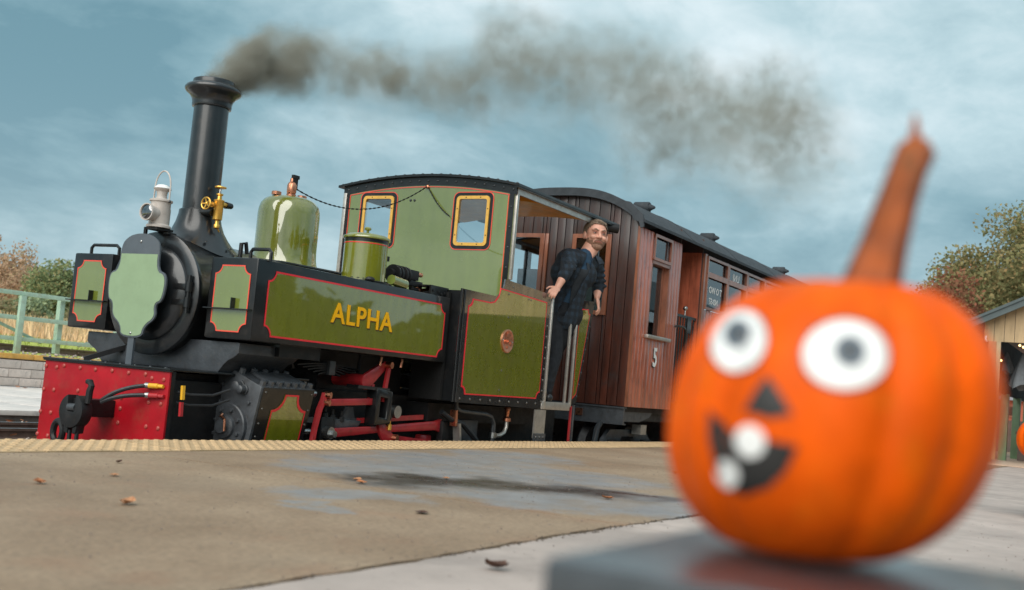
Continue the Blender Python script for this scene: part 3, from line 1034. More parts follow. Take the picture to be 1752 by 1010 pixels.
studs('rivet_row', [(4.73, 4.9 + k * .123, .366) for k in range(9)], .009, (0, 0, 1), 'rivet_dark', fpo)
MB().bar((4.95, 5.84, .37), (5.15, 5.70, .47), .05, .03).build('bracket', 'iron', loco)

# coupler: slotted disc on a square drawbar, hook, ring and lugs
cp = MB().box(4.50, 4.73, 5.27, 5.41, .05, .15).build('drawbar', 'iron', loco, bevel=.006)
cy, cz_, cr = 5.325, .080, .096
poly = []
for k in range(28):
    a = math.radians(112) + math.radians(316) * k / 27 if False else math.radians(90 + 20) + math.radians(320) * k / 27
    poly.append((4.46, cy + cr * math.cos(a), cz_ + cr * math.sin(a)))
poly = poly + [(4.46, cy + .026, cz_ - .004), (4.46, cy - .026, cz_ - .004)]
disc = MB().prism(poly, (.075, 0, 0)).build('coupling_disc', 'iron', loco, bevel=.004)
for s in (1, -1):
    MB().prism([(4.47, cy + s * .018, cz_ - .07), (4.47, cy + s * .055, cz_ - .065), (4.47, cy + s * .048, cz_ - .125), (4.47, cy + s * .02, cz_ - .13)], (.06, 0, 0)).build('lug', 'iron', loco, bevel=.006)
MB().cyl((4.475, cy - .03, cz_ + .02), (4.475, cy + .03, cz_ + .02), .022, n=14).build('roller', 'steel_grey', disc)
MB().tube([(4.50, 5.235, .13), (4.50, 5.232, .20), (4.50, 5.222, .23), (4.50, 5.235, .25), (4.50, 5.262, .252)], [.02, .02, .018, .018, .014], 10).build('hook', 'iron', loco)
MB().tube([(4.50 + .01 * math.cos(a), 5.455 + .052 * math.cos(a), -.05 + .062 * math.sin(a)) for a in [2 * PI * k / 20 for k in range(20)]], .019, 8, True).build('ring', 'iron', loco)
MB().bar((4.50, 5.425, 0), (4.49, 5.40, .05), .02, .03).build('link', 'iron', loco)
for y in (5.345, 5.285):
    MB().cyl((4.49, y, -.03), (4.49, y, -.2), .012, n=8).build('pin', 'iron', loco)

# brake hoses with coloured unions
for (y0, z0, ymid, zmid, y1, z1, m_) in ((5.20, .15, 5.12, .235, 5.00, .258, 'yellow'), (5.20, .14, 5.12, .195, 4.99, .203, 'red_rod')):
    a, b, c = Vector((4.56, y0, z0)), Vector((4.60, ymid, zmid)), Vector((4.70, y1, z1))
    pts = [a * (1 - t) ** 2 + b * 2 * t * (1 - t) + c * t * t for t in [k / 10 for k in range(11)]]
    ho = MB().tube(pts, .0125, 8).build('brake_hose', 'hose', loco)
    MB().cyl((4.70, y1 + .01, z1), (4.705, y1 - .012, z1), .018, n=12).build('collar', 'steel', ho)
    MB().cyl((4.703, y1 - .012, z1), (4.713, y1 - .075, z1 + .002), .015, n=12).cyl((4.712, y1 - .075, z1 + .002), (4.718, y1 - .11, z1 + .002), .011, n=10).build('union', m_, ho)
for z0, m_ in ((.215, 'yellow'), (.12, 'red_rod')):
    MB().bar((4.80, 4.82, z0 + .06), (4.80, 4.815, z0 - .02), .02, .016).build('cock_handle', m_, loco)
for dz_ in (0, -.06):
    MB().tube([(4.80, 4.86, .235 + dz_), (4.86, 4.82, .225 + dz_), (5.0, 4.78, .23 + dz_), (5.1, 4.74, .27 + dz_)], .008, 6).build('pipe', 'hose', loco)

# saddle and smokebox
hw = [(.655, .552), (.655, .488), (.62, .462), (.575, .44), (.545, .415), (.52, .385), (.505, .366)]
poly = [(5.13, YC - a, b) for a, b in hw] + [(5.13, YC + a, b) for a, b in hw[::-1]]
MB().prism(poly, (.55, 0, 0)).build('saddle', 'saddle', loco, bevel=.006)
SZ = .815
sb = MB().lathe([(.30, -.008), (.372, -.008), (.382, 0), (.382, .035), (.372, .045), (.368, .05), (.368, .70)], (5.03, YC, SZ), (1, 0, 0), 56)
sbo = sb.build('smokebox', 'smoke_black', loco, sharp=50)
dr = MB().lathe([(.0, -.055), (.06, -.054), (.16, -.045), (.24, -.03), (.285, -.012), (.295, -.002), (.295, .02)], (5.02, YC, SZ), (1, 0, 0), 48, cap=False).build('smokebox_door', 'smoke_black', loco, sharp=50)
for z in (.86, .765):
    MB().box(4.985, 5.0, YC - .31, YC - .1, z - .018, z + .018).build('hinge_strap', 'black', dr, bevel=.003)
MB().cyl((5.0, YC - .325, .70), (5.0, YC - .325, .93), .013, n=10).build('hinge_pin', 'black', dr)
for z in (.86, .765):
    MB().cyl((5.0, YC - .325, z - .03), (5.0, YC - .325, z + .03), .022, n=12).build('hinge_knuckle', 'black', dr)

# chimney
CX = 5.345
sk = [(.255, 1.145), (.225, 1.165), (.195, 1.2), (.165, 1.25), (.145, 1.30), (.133, 1.35), (.131, 1.378), (.122, 1.383), (.113, 1.386), (.1125, 1.7), (.111, 2.05), (.111, 2.062)]
ch = MB().lathe([(r, z) for r, z in sk], (CX, YC, 0), (0, 0, 1), 48, cap=False)
# saddle flare: pull the skirt's rim down on to the barrel
for i, (x, y, z) in enumerate(ch.v):
    if z < 1.25:
        k = (1.25 - z) / .105
        dy = y - YC
        on = SZ + math.sqrt(max(0, .372 ** 2 - dy * dy))
        ch.v[i] = (x, y, z + (on - 1.187) * k * .9 + .035 * k)
cho = ch.build('chimney', 'smoke_black', loco, sharp=40)
cap_ = MB().lathe([(.111, 2.055), (.124, 2.058), (.127, 2.072), (.126, 2.085), (.132, 2.11), (.148, 2.135), (.172, 2.152), (.181, 2.165), (.182, 2.178), (.172, 2.192), (.145, 2.205), (.136, 2.21), (.134, 2.232), (.126, 2.238), (.100, 2.236), (.096, 2.2), (.096, 1.9)], (CX, YC, 0), (0, 0, 1), 48, cap=False).build('chimney_cap', 'smoke_black', cho, sharp=40)
MB().lathe([(.0955, 0), (.0955, .01)], (CX, YC, 2.02), (0, 0, 1), 24).build('flue', 'soot_black', cho)
studs('bolt', [(CX - .2 + .1 * k, YC - .25 + .06 * abs(k - 2), 1.135 - .02 * 0) for k in ()] + [(CX - .12, YC - .20, 1.165), (CX + .06, YC - .235, 1.145)], .012, (0, 0, 1), 'black', cho, joined=False)

# boiler and cladding
bl = MB().lathe([(.355, 0), (.355, 2.19)], (5.735, YC, .805), (1, 0, 0), 56)
blo = bl.build('boiler', 'green', loco, sharp=50)
MB().lathe([(.36, 0), (.36, .03)], (5.735, YC, .805), (1, 0, 0), 56).build('boiler_band', 'black', blo, sharp=50)
MB().tube([(5.5, YC - .27, 1.09), (5.6, YC - .27, 1.11), (5.9, YC - .25, 1.13), (7.0, YC - .24, 1.14)], .012, 8).build('pipe', 'black', loco)
MB().tube([(5.52, YC - .22, 1.09), (5.52, YC - .22, 1.20), (5.56, YC - .22, 1.21), (5.58, YC - .22, 1.14)], .014, 8).build('handrail_knob', 'black', loco)

# dome, safety valve
dm = [(.262, 1.10), (.242, 1.13), (.228, 1.165), (.221, 1.20), (.218, 1.25), (.218, 1.3), (.218, 1.50), (.214, 1.54), (.203, 1.575), (.183, 1.602), (.155, 1.62), (.11, 1.632), (.05, 1.637), (0, 1.638)]
dom = MB().lathe([(r, z) for r, z in dm], (6.2, YC, 0), (0, 0, 1), 56, cap=False).build('dome', 'green', loco, sharp=50)
sv = MB().lathe([(.035, 1.636), (.035, 1.655), (.027, 1.66)], (6.2, YC, 0), (0, 0, 1), 14).lathe([(.03, 1.66), (.034, 1.67), (.034, 1.72), (.028, 1.735), (.018, 1.745), (.016, 1.77)], (6.2, YC, 0), (0, 0, 1), 14).build('safety_valve', 'copper', dom)
MB().box(6.19, 6.235, YC - .022, YC - .004, 1.70, 1.79).box(6.185, 6.245, YC - .025, YC, 1.77, 1.795).build('valve_lever', 'iron', sv)
for x, y in ((6.08, YC + .03), (6.26, YC - .05)):
    MB().lathe([(.034, 1.63), (.034, 1.652), (.03, 1.655)], (x, y, 0), (0, 0, 1), 12).build('valve_seat', 'copper', dom)

# chain from the valve to the cab
def chain(parent, a, b, sag, n=60):
    a, b = Vector(a), Vector(b)
    mb = MB()
    for i in range(n):
        t0, t1 = i / n, (i + .95) / n
        p = a.lerp(b, t0) - Vector((0, 0, 4 * sag * t0 * (1 - t0)))
        q = a.lerp(b, t1) - Vector((0, 0, 4 * sag * t1 * (1 - t1)))
        mb.bar(p, q, .011 if i % 2 else .004, .004 if i % 2 else .011)
    mb.build('chain', 'iron', parent, weld=False, smooth=False)


chain(dom, (6.22, YC - .02, 1.70), (7.905, YC + .01, 2.05), .17)

# brass fountain with two handwheels on the smokebox side
bx, by = 5.31, 5.2
bf = MB().lathe([(.010, 1.262), (.018, 1.268), (.020, 1.285), (.012, 1.295), (.014, 1.315), (.030, 1.32), (.0305, 1.325), (.0305, 1.432), (.034, 1.437), (.034, 1.445), (.016, 1.452), (.014, 1.472), (.022, 1.478), (.022, 1.486), (.010, 1.49)], (bx, by, 0), (0, 0, 1), 18).build('lubricator', 'brass', loco, sharp=45)
MB().cyl((bx, by, 1.488), (bx, by, 1.535), .007, n=8).build('spindle', 'steel', bf)
MB().lathe([(.006, 0), (.036, .002), (.038, .007), (.036, .012), (.006, .012)], (bx, by, 1.52), (0, 0, 1), 18).build('handwheel', 'brass', bf)
wc = Vector((bx - .085, by + .02, 1.41))
hwm = MB().tube([wc + Vector((.25 * .035 * math.cos(a) * 0 - .006, .037 * math.cos(a), .037 * math.sin(a))) for a in [2 * PI * k / 20 for k in range(20)]], .0055, 7, True)
for k in range(5):
    a = 2 * PI * k / 5
    hwm.bar(wc, wc + Vector((-.006, .035 * math.cos(a), .035 * math.sin(a))), .008, .006, (1, 0, 0))
hwm.ball(wc, .010, 8)
hwm.build('handwheel', 'brass', bf)
MB().cyl(wc, (bx - .02, by + .005, 1.41), .010, n=10).lathe([(.018, 0), (.018, .02)], (bx - .05, by + .01, 1.41), (1, 0, 0), 8).build('spindle', 'brass', bf)
MB().cyl((bx + .02, by, 1.42), (bx + .075, by, 1.425), .016, n=12).build('elbow', 'brass', bf)
MB().cyl((bx + .06, by, 1.424), (bx + .10, by, 1.426), .023, .02, 12).ball((bx + .105, by, 1.426), .02, 10).build('pipe_union', 'black', bf)
MB().cyl((bx - .03, by + .02, 1.36), (bx - .04, by + .12, 1.36), .022, n=12).build('stud_flange', 'black', bf)
MB().tube([(bx - .006, by, 1.27), (bx + .01, by, 1.268), (bx + .025, by - .004, 1.245)], .006, 6).build('drip_tap', 'brass', bf)

# side tanks
for y0, y1, near in ((4.60, 4.97, True), (5.825, 6.18, False)):
    tk = MB().box(5.068, 7.185, y0, y1, .568, 1.055).build('side_tank', 'black', loco, bevel=.012)
    panel(tk, y0 + .043, y1 - .045 if near else y1 - .043, .609, 1.009, .05, onfront(5.0675), (-.0022, 0, 0), 'green_cab', .008, 'lining_fade')
    if near:
        panel(tk, 5.168, 7.13, .60, .998, .062, onside(4.5995), (0, -.0022, 0), 'green', .0115)
    # lamp bracket and thin step on the tank end
    ym = (y0 + y1) / 2
    MB().box(5.035, 5.066, ym - .175, ym + .185, .742, .749).build('lamp_step', 'black', tk)
    MB().box(5.03, 5.064, ym - .035, ym + .075, .749, .79).build('lamp_bracket', 'green_cab', tk)
    MB().box(5.03, 5.064, ym - .041, ym - .035, .745, .812).build('lamp_iron', 'black', tk)
    # grab rail on top
    ya = y0 + .13 if near else y0 + .05
    g = [(5.16, ya, 1.05), (5.16, ya, 1.105), (5.17, ya, 1.118), (5.19, ya, 1.12), (5.32, ya, 1.12), (5.34, ya, 1.118), (5.35, ya, 1.105), (5.35, ya, 1.05)]
    if near:
        g = [(5.16, ya + .02 - .16 * t, z) for t, z in ((0, 1.05), (0, 1.10), (.08, 1.118), (.9, 1.118), (1, 1.10), (1, 1.05))]
    else:
        g = [(5.14, ya + .24 - .26 * t, z) for t, z in ((0, 1.05), (0, 1.10), (.08, 1.118), (.9, 1.118), (1, 1.10), (1, 1.05))]
    MB().tube(g, .011, 8).build('grab_rail', 'black', tk)

# name on the near tank
nm = text_mesh('ALPHA', .182, .0012, .0035, 1.14, 1.09)
sh = nm.copy()
place_text('lettering_shade', sh, 'letter_shadow', loco, (6.137, 4.5966, .790), (1, 0, -.012), (0, 0, 1))
place_text('lettering', nm, 'letter', loco, (6.128, 4.5940, .797), (1, 0, -.012), (0, 0, 1))

# tank filler
fx, fy = 6.355, 4.80
fl_ = MB().lathe([(.152, 1.05), (.152, 1.335)], (fx, fy, 0), (0, 0, 1), 44).build('tank_filler', 'green', loco, sharp=50)
MB().lathe([(.19, 1.055), (.19, 1.068), (.175, 1.072)], (fx, fy, 0), (0, 0, 1), 40).build('filler_flange', 'black', fl_)
MB().lathe([(.1535, 1.322), (.1535, 1.328)], (fx, fy, 0), (0, 0, 1), 44, cap=False).build('lining', 'lining', fl_)
MB().lathe([(.154, 1.335), (.154, 1.358)], (fx, fy, 0), (0, 0, 1), 44).build('filler_band', 'black', fl_)
MB().lathe([(.154, 1.357), (.165, 1.36), (.167, 1.367), (.163, 1.376), (.13, 1.392), (.07, 1.403), (0, 1.407)], (fx, fy, 0), (0, 0, 1), 44, cap=False).build('filler_lid', 'green', fl_, sharp=50)
MB().lathe([(.014, 1.404), (.009, 1.412), (.010, 1.424), (.022, 1.430), (.025, 1.440), (.018, 1.449), (0, 1.452)], (fx, fy, 0), (0, 0, 1), 16, cap=False).build('lid_knob', 'green', fl_)
MB().box(fx + .145, fx + .26, fy - .02, fy + .01, 1.245, 1.28).build('lid_hinge', 'iron', fl_)
MB().ball((6.22, 4.64, 1.072), (.035, .035, .02), 12).build('stop_valve', 'iron', loco)
MB().cyl((6.45, 4.63, 1.10), (6.62, 4.63, 1.085), .035, n=14).build('pipe', 'green_cab', loco)
# boiler feed valve on the tank top
pv = MB()
py_ = 4.80
pv.cyl((6.66, py_, 1.165), (6.96, py_, 1.172), .036, n=14)
for x in (6.705, 6.745, 6.80, 6.84):
    pv.cyl((x - .011, py_, 1.17), (x + .011, py_, 1.17), .068, n=20)
pv.cyl((6.78, py_, 1.15), (6.78, py_, 1.055), .03, n=12)
pv.cyl((6.65, py_, 1.10), (6.65, py_, 1.06), .03, n=12)
pvo = pv.build('feed_valve', 'iron', loco, weld=False)
MB().box(6.86, 6.97, py_ - .045, py_ + .045, 1.15, 1.222).box(6.83, 7.02, py_ - .05, py_ + .05, 1.105, 1.145).build('valve_block', 'iron', pvo, bevel=.004)
MB().cyl((6.965, py_ - .02, 1.195), (7.02, py_ - .02, 1.20), .017, n=10).ball((7.03, py_ - .02, 1.20), .018, 8).build('valve_plug', 'copper', pvo)
MB().tube([(6.91, py_ - .03, 1.10), (6.91, py_ - .03, 1.08), (6.94, py_ - .03, 1.075), (7.0, py_ - .03, 1.08)], .023, 10).build('elbow', 'iron', pvo)
MB().cyl((6.985, py_ - .03, 1.08), (7.02, py_ - .03, 1.085), .028, n=8).build('union_nut', 'copper', pvo)
MB().cyl((7.02, py_ - .03, 1.085), (7.2, py_ - .02, 1.12), .012, n=8).build('copper_pipe', 'brass', pvo)
ag = MB().box(6.98, 7.20, 4.645, 4.66, 1.052, 1.118).box(6.98, 7.22, 4.645, 4.80, 1.118, 1.128).build('angle_bracket', 'black', loco)
studs('bolt', [(7.01, 4.645, 1.09), (7.08, 4.645, 1.087), (7.125, 4.645, 1.072), (7.165, 4.645, 1.083)], .010, (0, -1, 0), 'iron', ag, joined=False, bolt=True)
studs('rivet_row', [(6.2 + .11 * math.cos(a), 4.80 + .16 * math.sin(a), 1.07) for a in [PI + .3 * k for k in range(10)]], .010, (0, 0, 1), 'iron', loco)

# ------------------------------------------------------------------ cab
FX = 7.917
def arc(y, c=5.405, hw_=.90, edge=2.045, rise=.088):
    return edge + rise * (1 - ((y - c) / hw_) ** 2)


def holed_sheet(ycuts, zcuts, skip, ztop, mp, ext):
    """flat plate on a grid with rectangular openings; the top row follows ztop"""
    mb = MB()
    nz = len(zcuts) + 1
    for i in range(len(ycuts) - 1):
        for j in range(nz - 1):
            if (i, j) in skip:
                continue
            ya, yb = ycuts[i], ycuts[i + 1]
            z0a = z0b = zcuts[j]
            if j + 1 < len(zcuts):
                z1a = z1b = zcuts[j + 1]
            else:
                z1a, z1b = ztop(ya), ztop(yb)
            f = [mp((ya, z0a)), mp((yb, z0b)), mp((yb, z1b)), mp((ya, z1a))]
            mb.prism(f, ext)
    return mb


W1 = (4.778, 5.082, 1.562, 1.962)
W2 = (5.735, 6.042, 1.562, 1.966)
yc_ = [4.545, 4.64, W1[0], 4.9, W1[1], 5.2, 5.4, 5.6, W2[0], 5.9, W2[1], 6.15, 6.275]
zc_ = [.9, 1.562, 1.964]
skip = {(2, 1), (3, 1), (8, 1), (9, 1)}
cf = holed_sheet(yc_, zc_, skip, arc, onfront(FX), (.012, 0, 0))
# drop interior faces between neighbouring cells
bm = bmesh.new()
me = cf.mesh('cab_front', ORG[loco.name], weld=True, smooth=False)
bm.from_mesh(me)
seen = {}
for f in bm.faces:
    k = tuple(round(c, 4) for c in f.calc_center_median())
    seen.setdefault(k, []).append(f)
bmesh.ops.delete(bm, geom=[f for fs in seen.values() if len(fs) > 1 for f in fs], context='FACES')
bmesh.ops.dissolve_limit(bm, angle_limit=.01, verts=bm.verts, edges=bm.edges)
bm.to_mesh(me)
bm.free()
cab_front = link('cab_front', me, 'green_cab', loco)
# dark edging, red lining inside it
for ya, yb in ((4.546, 4.592), (6.21, 6.275)):
    es = MB().prism([(FX - .004, ya, .9), (FX - .004, yb, .9), (FX - .004, yb, arc(yb) - .005), (FX - .004, ya, arc(ya) - .005)], (.003, 0, 0)).build('edging', 'black', cab_front)
    studs('rivet_row', [(FX - .004, (ya + yb) / 2, 1.22 + .165 * k) for k in range(5)], .0095, (-1, 0, 0), 'rivet_dark', cab_front)
ys = [4.53 + (6.275 - 4.53) * k / 30 for k in range(31)]
MB().prism([(FX - .006, y, arc(y) - .07) for y in ys] + [(FX - .006, y, arc(y)) for y in ys[::-1]], (.005, 0, 0)).build('top_edging', 'black', cab_front)
ys2 = [4.592 + (6.203 - 4.592) * k / 30 for k in range(31)]
ln = MB()
ln.prism([(FX - .004, y, arc(y) - .086) for y in ys2] + [(FX - .004, y, arc(y) - .079) for y in ys2[::-1]], (.003, 0, 0))
ln.box(FX - .004, FX - .001, 4.597, 4.604, 1.13, arc(4.59) - .08)
ln.box(FX - .004, FX - .001, 6.20, 6.207, 1.0, arc(6.2) - .08)
ln.build('lining', 'lining_fade', cab_front, smooth=False)


def rrect(a0, a1, b0, b1, r, seg=5):
    pts = []
    for cx, cy_, s in ((a1 - r, b1 - r, 0), (a0 + r, b1 - r, 1), (a0 + r, b0 + r, 2), (a1 - r, b0 + r, 3)):
        for k in range(seg + 1):
            a = PI / 2 * (s + k / seg)
            pts.append((cx + r * math.cos(a), cy_ + r * math.sin(a)))
    return pts


def flat_ring(o_in, o_out, mp, ext):
    a = [Vector(mp(p)) for p in o_in]
    b = [Vector(mp(p)) for p in o_out]
    e = Vector(ext)
    mb = MB().ribbon([p + e for p in a], [p + e for p in b])
    mb.ribbon(a, [p + e for p in a])
    mb.ribbon(b, [p + e for p in b])
    return mb


for (a0, a1, b0, b1) in (W1, W2):
    mp = onfront(FX - .0005)
    fo = flat_ring(rrect(a0 + .018, a1 - .018, b0 + .018, b1 - .018, .02), rrect(a0 - .008, a1 + .008, b0 - .008, b1 + .008, .034), mp, (-.012, 0, 0)).build('cab_window', 'frame_brass', cab_front, smooth=False)
    flat_ring(rrect(a0 - .009, a1 + .009, b0 - .009, b1 + .009, .034), rrect(a0 - .036, a1 + .036, b0 - .036, b1 + .036, .05), mp, (-.003, 0, 0)).build('surround', 'black', cab_front, smooth=False)
    flat_ring(rrect(a0 - .036, a1 + .036, b0 - .036, b1 + .036, .05), rrect(a0 - .043, a1 + .043, b0 - .043, b1 + .043, .056), mp, (-.0042, 0, 0)).build('lining', 'lining_fade', cab_front, smooth=False)
    MB().box(FX + .002, FX + .006, a0, a1, b0, b1).build('glass', 'glass', fo)
    rp = [(FX - .0125, a0 + .005, b0 + (b1 - b0) * t) for t in (.2, .75)] + [(FX - .0125, a1 - .005, b0 + (b1 - b0) * t) for t in (.2, .75)] + [(FX - .0125, a0 + (a1 - a0) * t, z) for t in (.27, .73) for z in (b0 + .005, b1 - .005)]
    studs('screw_row', rp, .0055, (-1, 0, 0), 'iron', fo)
studs('rivet_row', [(FX - .001, 5.52, 1.935), (FX - .001, 5.56, 1.935)], .012, (-1, 0, 0), 'rivet_dark', cab_front)
MB().lathe([(.016, 0), (.016, .012), (.008, .018)], (FX, 5.40, 2.05), (-1, 0, 0), 10).build('chain_eye', 'copper', cab_front)
chain(cab_front, (FX - .006, 5.385, 2.04), (FX - .004, 5.15, 1.80), .03, 24)  # copy laid on the sheet to show the first chain's reflection

# side sheets with swept front corner
def side_outline():
    pts = [(7.225, .285), (8.69, .268), (8.69, 1.25), (7.862, 1.283)]
    for k in range(7):
        a = PI / 2 * k / 6
        pts.append((7.712 + .15 * math.cos(a), 1.283 - .15 * math.sin(a)))
    pts += [(7.225, 1.135)]
    return pts


def inset_poly(pts, dd):
    """offset a closed 2-D outline inwards"""
    n = len(pts)
    area = sum(pts[i][0] * pts[(i + 1) % n][1] - pts[(i + 1) % n][0] * pts[i][1] for i in range(n))
    sgn = 1 if area > 0 else -1
    out = []
    for i in range(n):
        p0, p1, p2 = Vector(pts[i - 1]), Vector(pts[i]), Vector(pts[(i + 1) % n])
        e1, e2 = (p1 - p0).normalized(), (p2 - p1).normalized()
        n1, n2 = Vector((-e1.y, e1.x)) * sgn, Vector((-e2.y, e2.x)) * sgn
        b = (n1 + n2)
        b = b / max(.35, b.dot(n1))
        out.append(tuple(p1 + b * dd))
    return out


def clip_corners(pts, idx, r, seg=5):
    """scallop the listed corners of a polygon with concave quarter circles"""
    out = []
    n = len(pts)
    for i, p in enumerate(pts):
        if i in idx:
            a = (Vector(pts[i - 1]) - Vector(p)).normalized()
            b = (Vector(pts[(i + 1) % n]) - Vector(p)).normalized()
            for k in range(seg + 1):
                t = PI / 2 * k / seg
                out.append(tuple(Vector(p) + (a * math.cos(t) + b * math.sin(t)) * r))
        else:
            out.append(p)
    return out


for y, sgn, near in ((4.53, 1, True), (6.265, -1, False)):
    so = side_outline()
    ss = MB().prism([(x, y, z) for x, z in so], (0, .012 * sgn, 0)).build('side_sheet', 'black_gloss', loco)
    if near:
        base = [(7.335, .345), (8.60, .352), (8.60, 1.178), (7.80, 1.205), (7.775, 1.14), (7.72, 1.09), (7.66, 1.078), (7.335, 1.075)]
        a = clip_corners(base, (0, 1, 7), .055)
        b = clip_corners(inset_poly(base, .010), (0, 1, 7), .057)
        pn = MB().prism([(x, y - .0005, z) for x, z in inset_poly(a, .004)], (0, -.0022, 0)).build('panel', 'green_side', ss)
        e = -.0036
        MB().ribbon([(x, y + e, z) for x, z in a], [(x, y + e, z) for x, z in b]).ribbon([(x, y, z) for x, z in a], [(x, y + e, z) for x, z in a]).build('lining', 'lining', pn, smooth=False)
        rp = [(8.645, y, .33 + .0925 * k) for k in range(10)] + [(7.33 + .152 * k, y, .312) for k in range(9)] + [(8.645, y, 1.2)]
        studs('rivet_row', rp, .0105, (0, -1, 0), 'bolt', ss)
        studs('rivet_row', [(7.955, y - .002, .985), (7.92, y - .002, .555), (7.905, y - .002, .40), (8.27, y - .002, 1.165), (8.31, y - .002, 1.163), (8.0, y, 1.235), (7.93, y - .002, 1.17)], .009, (0, -1, 0), 'bolt', ss)
        # beading on the rear edge
        MB().box(8.688, 8.712, y - .012, y + .012, .27, 1.262).build('beading', 'pale_steel', ss, bevel=.004)
        MB().tube([(x, y, z) for x, z in so[3:] + [so[0]]], .007, 6).build('edge_bead', 'black', ss)
        for x in (7.225, 7.27):
            MB().cyl((x, y - .004, .285), (x, y - .004, 1.13), .007, n=8).build('corner_bead', 'black', ss)
    # bunker ahead of the cab front
    MB().box(7.23, FX - .02, y + .014 if near else y - .37, y + .37 if near else y - .014, .29, 1.12).build('bunker', 'black', loco)

# copper works plate with relief border, crown and letters
wp = MB().lathe([(.094, 0), (.094, .010), (.088, .013), (.080, .010), (.0, .010)], (7.965, 4.5275, .795), (0, -1, 0), 40, cap=False).build('works_plate', 'copper', loco, sharp=30)
for b_, s_, dz_, dx_ in (('LLE', .05, -.008, -.012), ('R', .045, -.02, .045), ('&', .026, -.05, 0)):
    place_text('plate_lettering', text_mesh(b_, s_, .002, .001), 'copper', wp, (7.965 + dx_, 4.516, .795 + dz_), (1, 0, 0), (0, 0, 1))
cwn = MB().prism([(7.93, 4.517, .835), (8.0, 4.517, .835), (8.006, 4.517, .865), (7.985, 4.517, .85), (7.965, 4.517, .872), (7.945, 4.517, .85), (7.924, 4.517, .865)], (0, -.003, 0)).build('crown', 'copper', wp)
studs('plate_dots', [(7.965 + .084 * math.cos(a), 4.517, .795 + .084 * math.sin(a)) for a in [2 * PI * k / 36 for k in range(36)]], .004, (0, -1, 0), 'copper', wp, n=5)
studs('screw', [(7.965 - .075, 4.517, .80), (7.965 + .075, 4.517, .79)], .006, (0, -1, 0), 'steel', wp, joined=False)

# pillars, rear sheet, roof
MB().box(7.93, 7.965, 4.526, 4.56, 1.29, 2.0).build('front_pillar', 'pale_steel', loco, bevel=.004)
MB().box(7.90, 7.935, 6.235, 6.27, 1.29, 2.0).build('front_pillar', 'pale_steel', loco, bevel=.004)
MB().box(9.10, 9.125, 4.532, 4.556, .33, 1.30).build('door_pillar', 'pale_steel', loco, bevel=.005)
for y, sgn in ((4.53, 1), (6.265, -1)):
    rs = MB().prism([(9.20, y, .335), (9.325, y, .338), (9.55, y, 1.285), (9.21, y, 1.262)], (0, .012 * sgn, 0)).build('rear_sheet', 'black', loco)
    if sgn > 0:
        q = [(9.233, .37), (9.305, .42), (9.475, 1.205), (9.245, 1.19)]
        a = clip_corners(q, (2, 3), .045)
        MB().prism([(x, y - .0005, z) for x, z in a], (0, -.002, 0)).build('panel', 'green_side', rs)
        b = clip_corners(inset_poly(q, .009), (2, 3), .047)
        MB().ribbon([(x, y - .0035, z) for x, z in a], [(x, y - .0035, z) for x, z in b]).build('lining', 'lining', rs, smooth=False)
        studs('rivet_row', [(9.325 + .21 * t, y, .40 + .86 * t) for t in spread(9, 1)], .010, (0, -1, 0), 'rivet_dark', rs)
        MB().box(9.188, 9.21, y - .01, y + .014, .30, 1.27).build('beading', 'pale_steel', rs, bevel=.003)
    MB().box(9.52, 9.55, y + .01 * sgn - .012, y + .01 * sgn + .012, 1.28, 2.0).build('rear_pillar', 'black', loco)
    MB().box(7.93, 9.64, y - .006, y + .01, 1.985, 2.04).build('roof_rail', 'pale_steel', loco)
ysr = [4.49 + (6.32 - 4.49) * k / 28 for k in range(29)]
roof = MB().prism([(7.88, y, arc(y) + .002) for y in ysr] + [(7.88, y, arc(y) + .022) for y in ysr[::-1]], (1.93, 0, 0)).build('cab_roof', 'black', loco, sharp=30)
MB().prism([(7.935, y, arc(y) - .008) for y in ysr[2:-2]] + [(7.935, y, arc(y) + .0005) for y in ysr[2:-2][::-1]], (1.86, 0, 0)).build('roof_lining', 'ceiling', roof, sharp=30)
for x in (8.6,):
    MB().prism([(x, y, arc(y) - .045) for y in ysr[2:-2]] + [(x, y, arc(y) - .009) for y in ysr[2:-2][::-1]], (.02, 0, 0)).build('roof_rib', 'ceiling', roof)
studs('rivet_row', [(7.895, 4.52 + .0925 * k, arc(4.52 + .0925 * k) + .022) for k in range(20)], .013, (0, 0, 1), 'rivet_dark', roof)
studs('rivet_row', [(FX - .006, 4.56 + .0925 * k, arc(4.56 + .0925 * k) - .032) for k in range(19)], .012, (-1, 0, 0), 'rivet_dark', roof)
studs('rivet_row', [(8.05 + .115 * k, 4.522, 2.05) for k in range(15)], .011, (0, -1, 0), 'rivet_dark', roof)
MB().box(7.885, 9.80, 4.497, 4.53, 2.034, 2.048).build('drip_strip', 'black', roof)
MB().cyl((9.69, 4.60, 2.02), (9.80, 4.47, 2.01), .045, n=16).build('gutter_outlet', 'iron', roof)
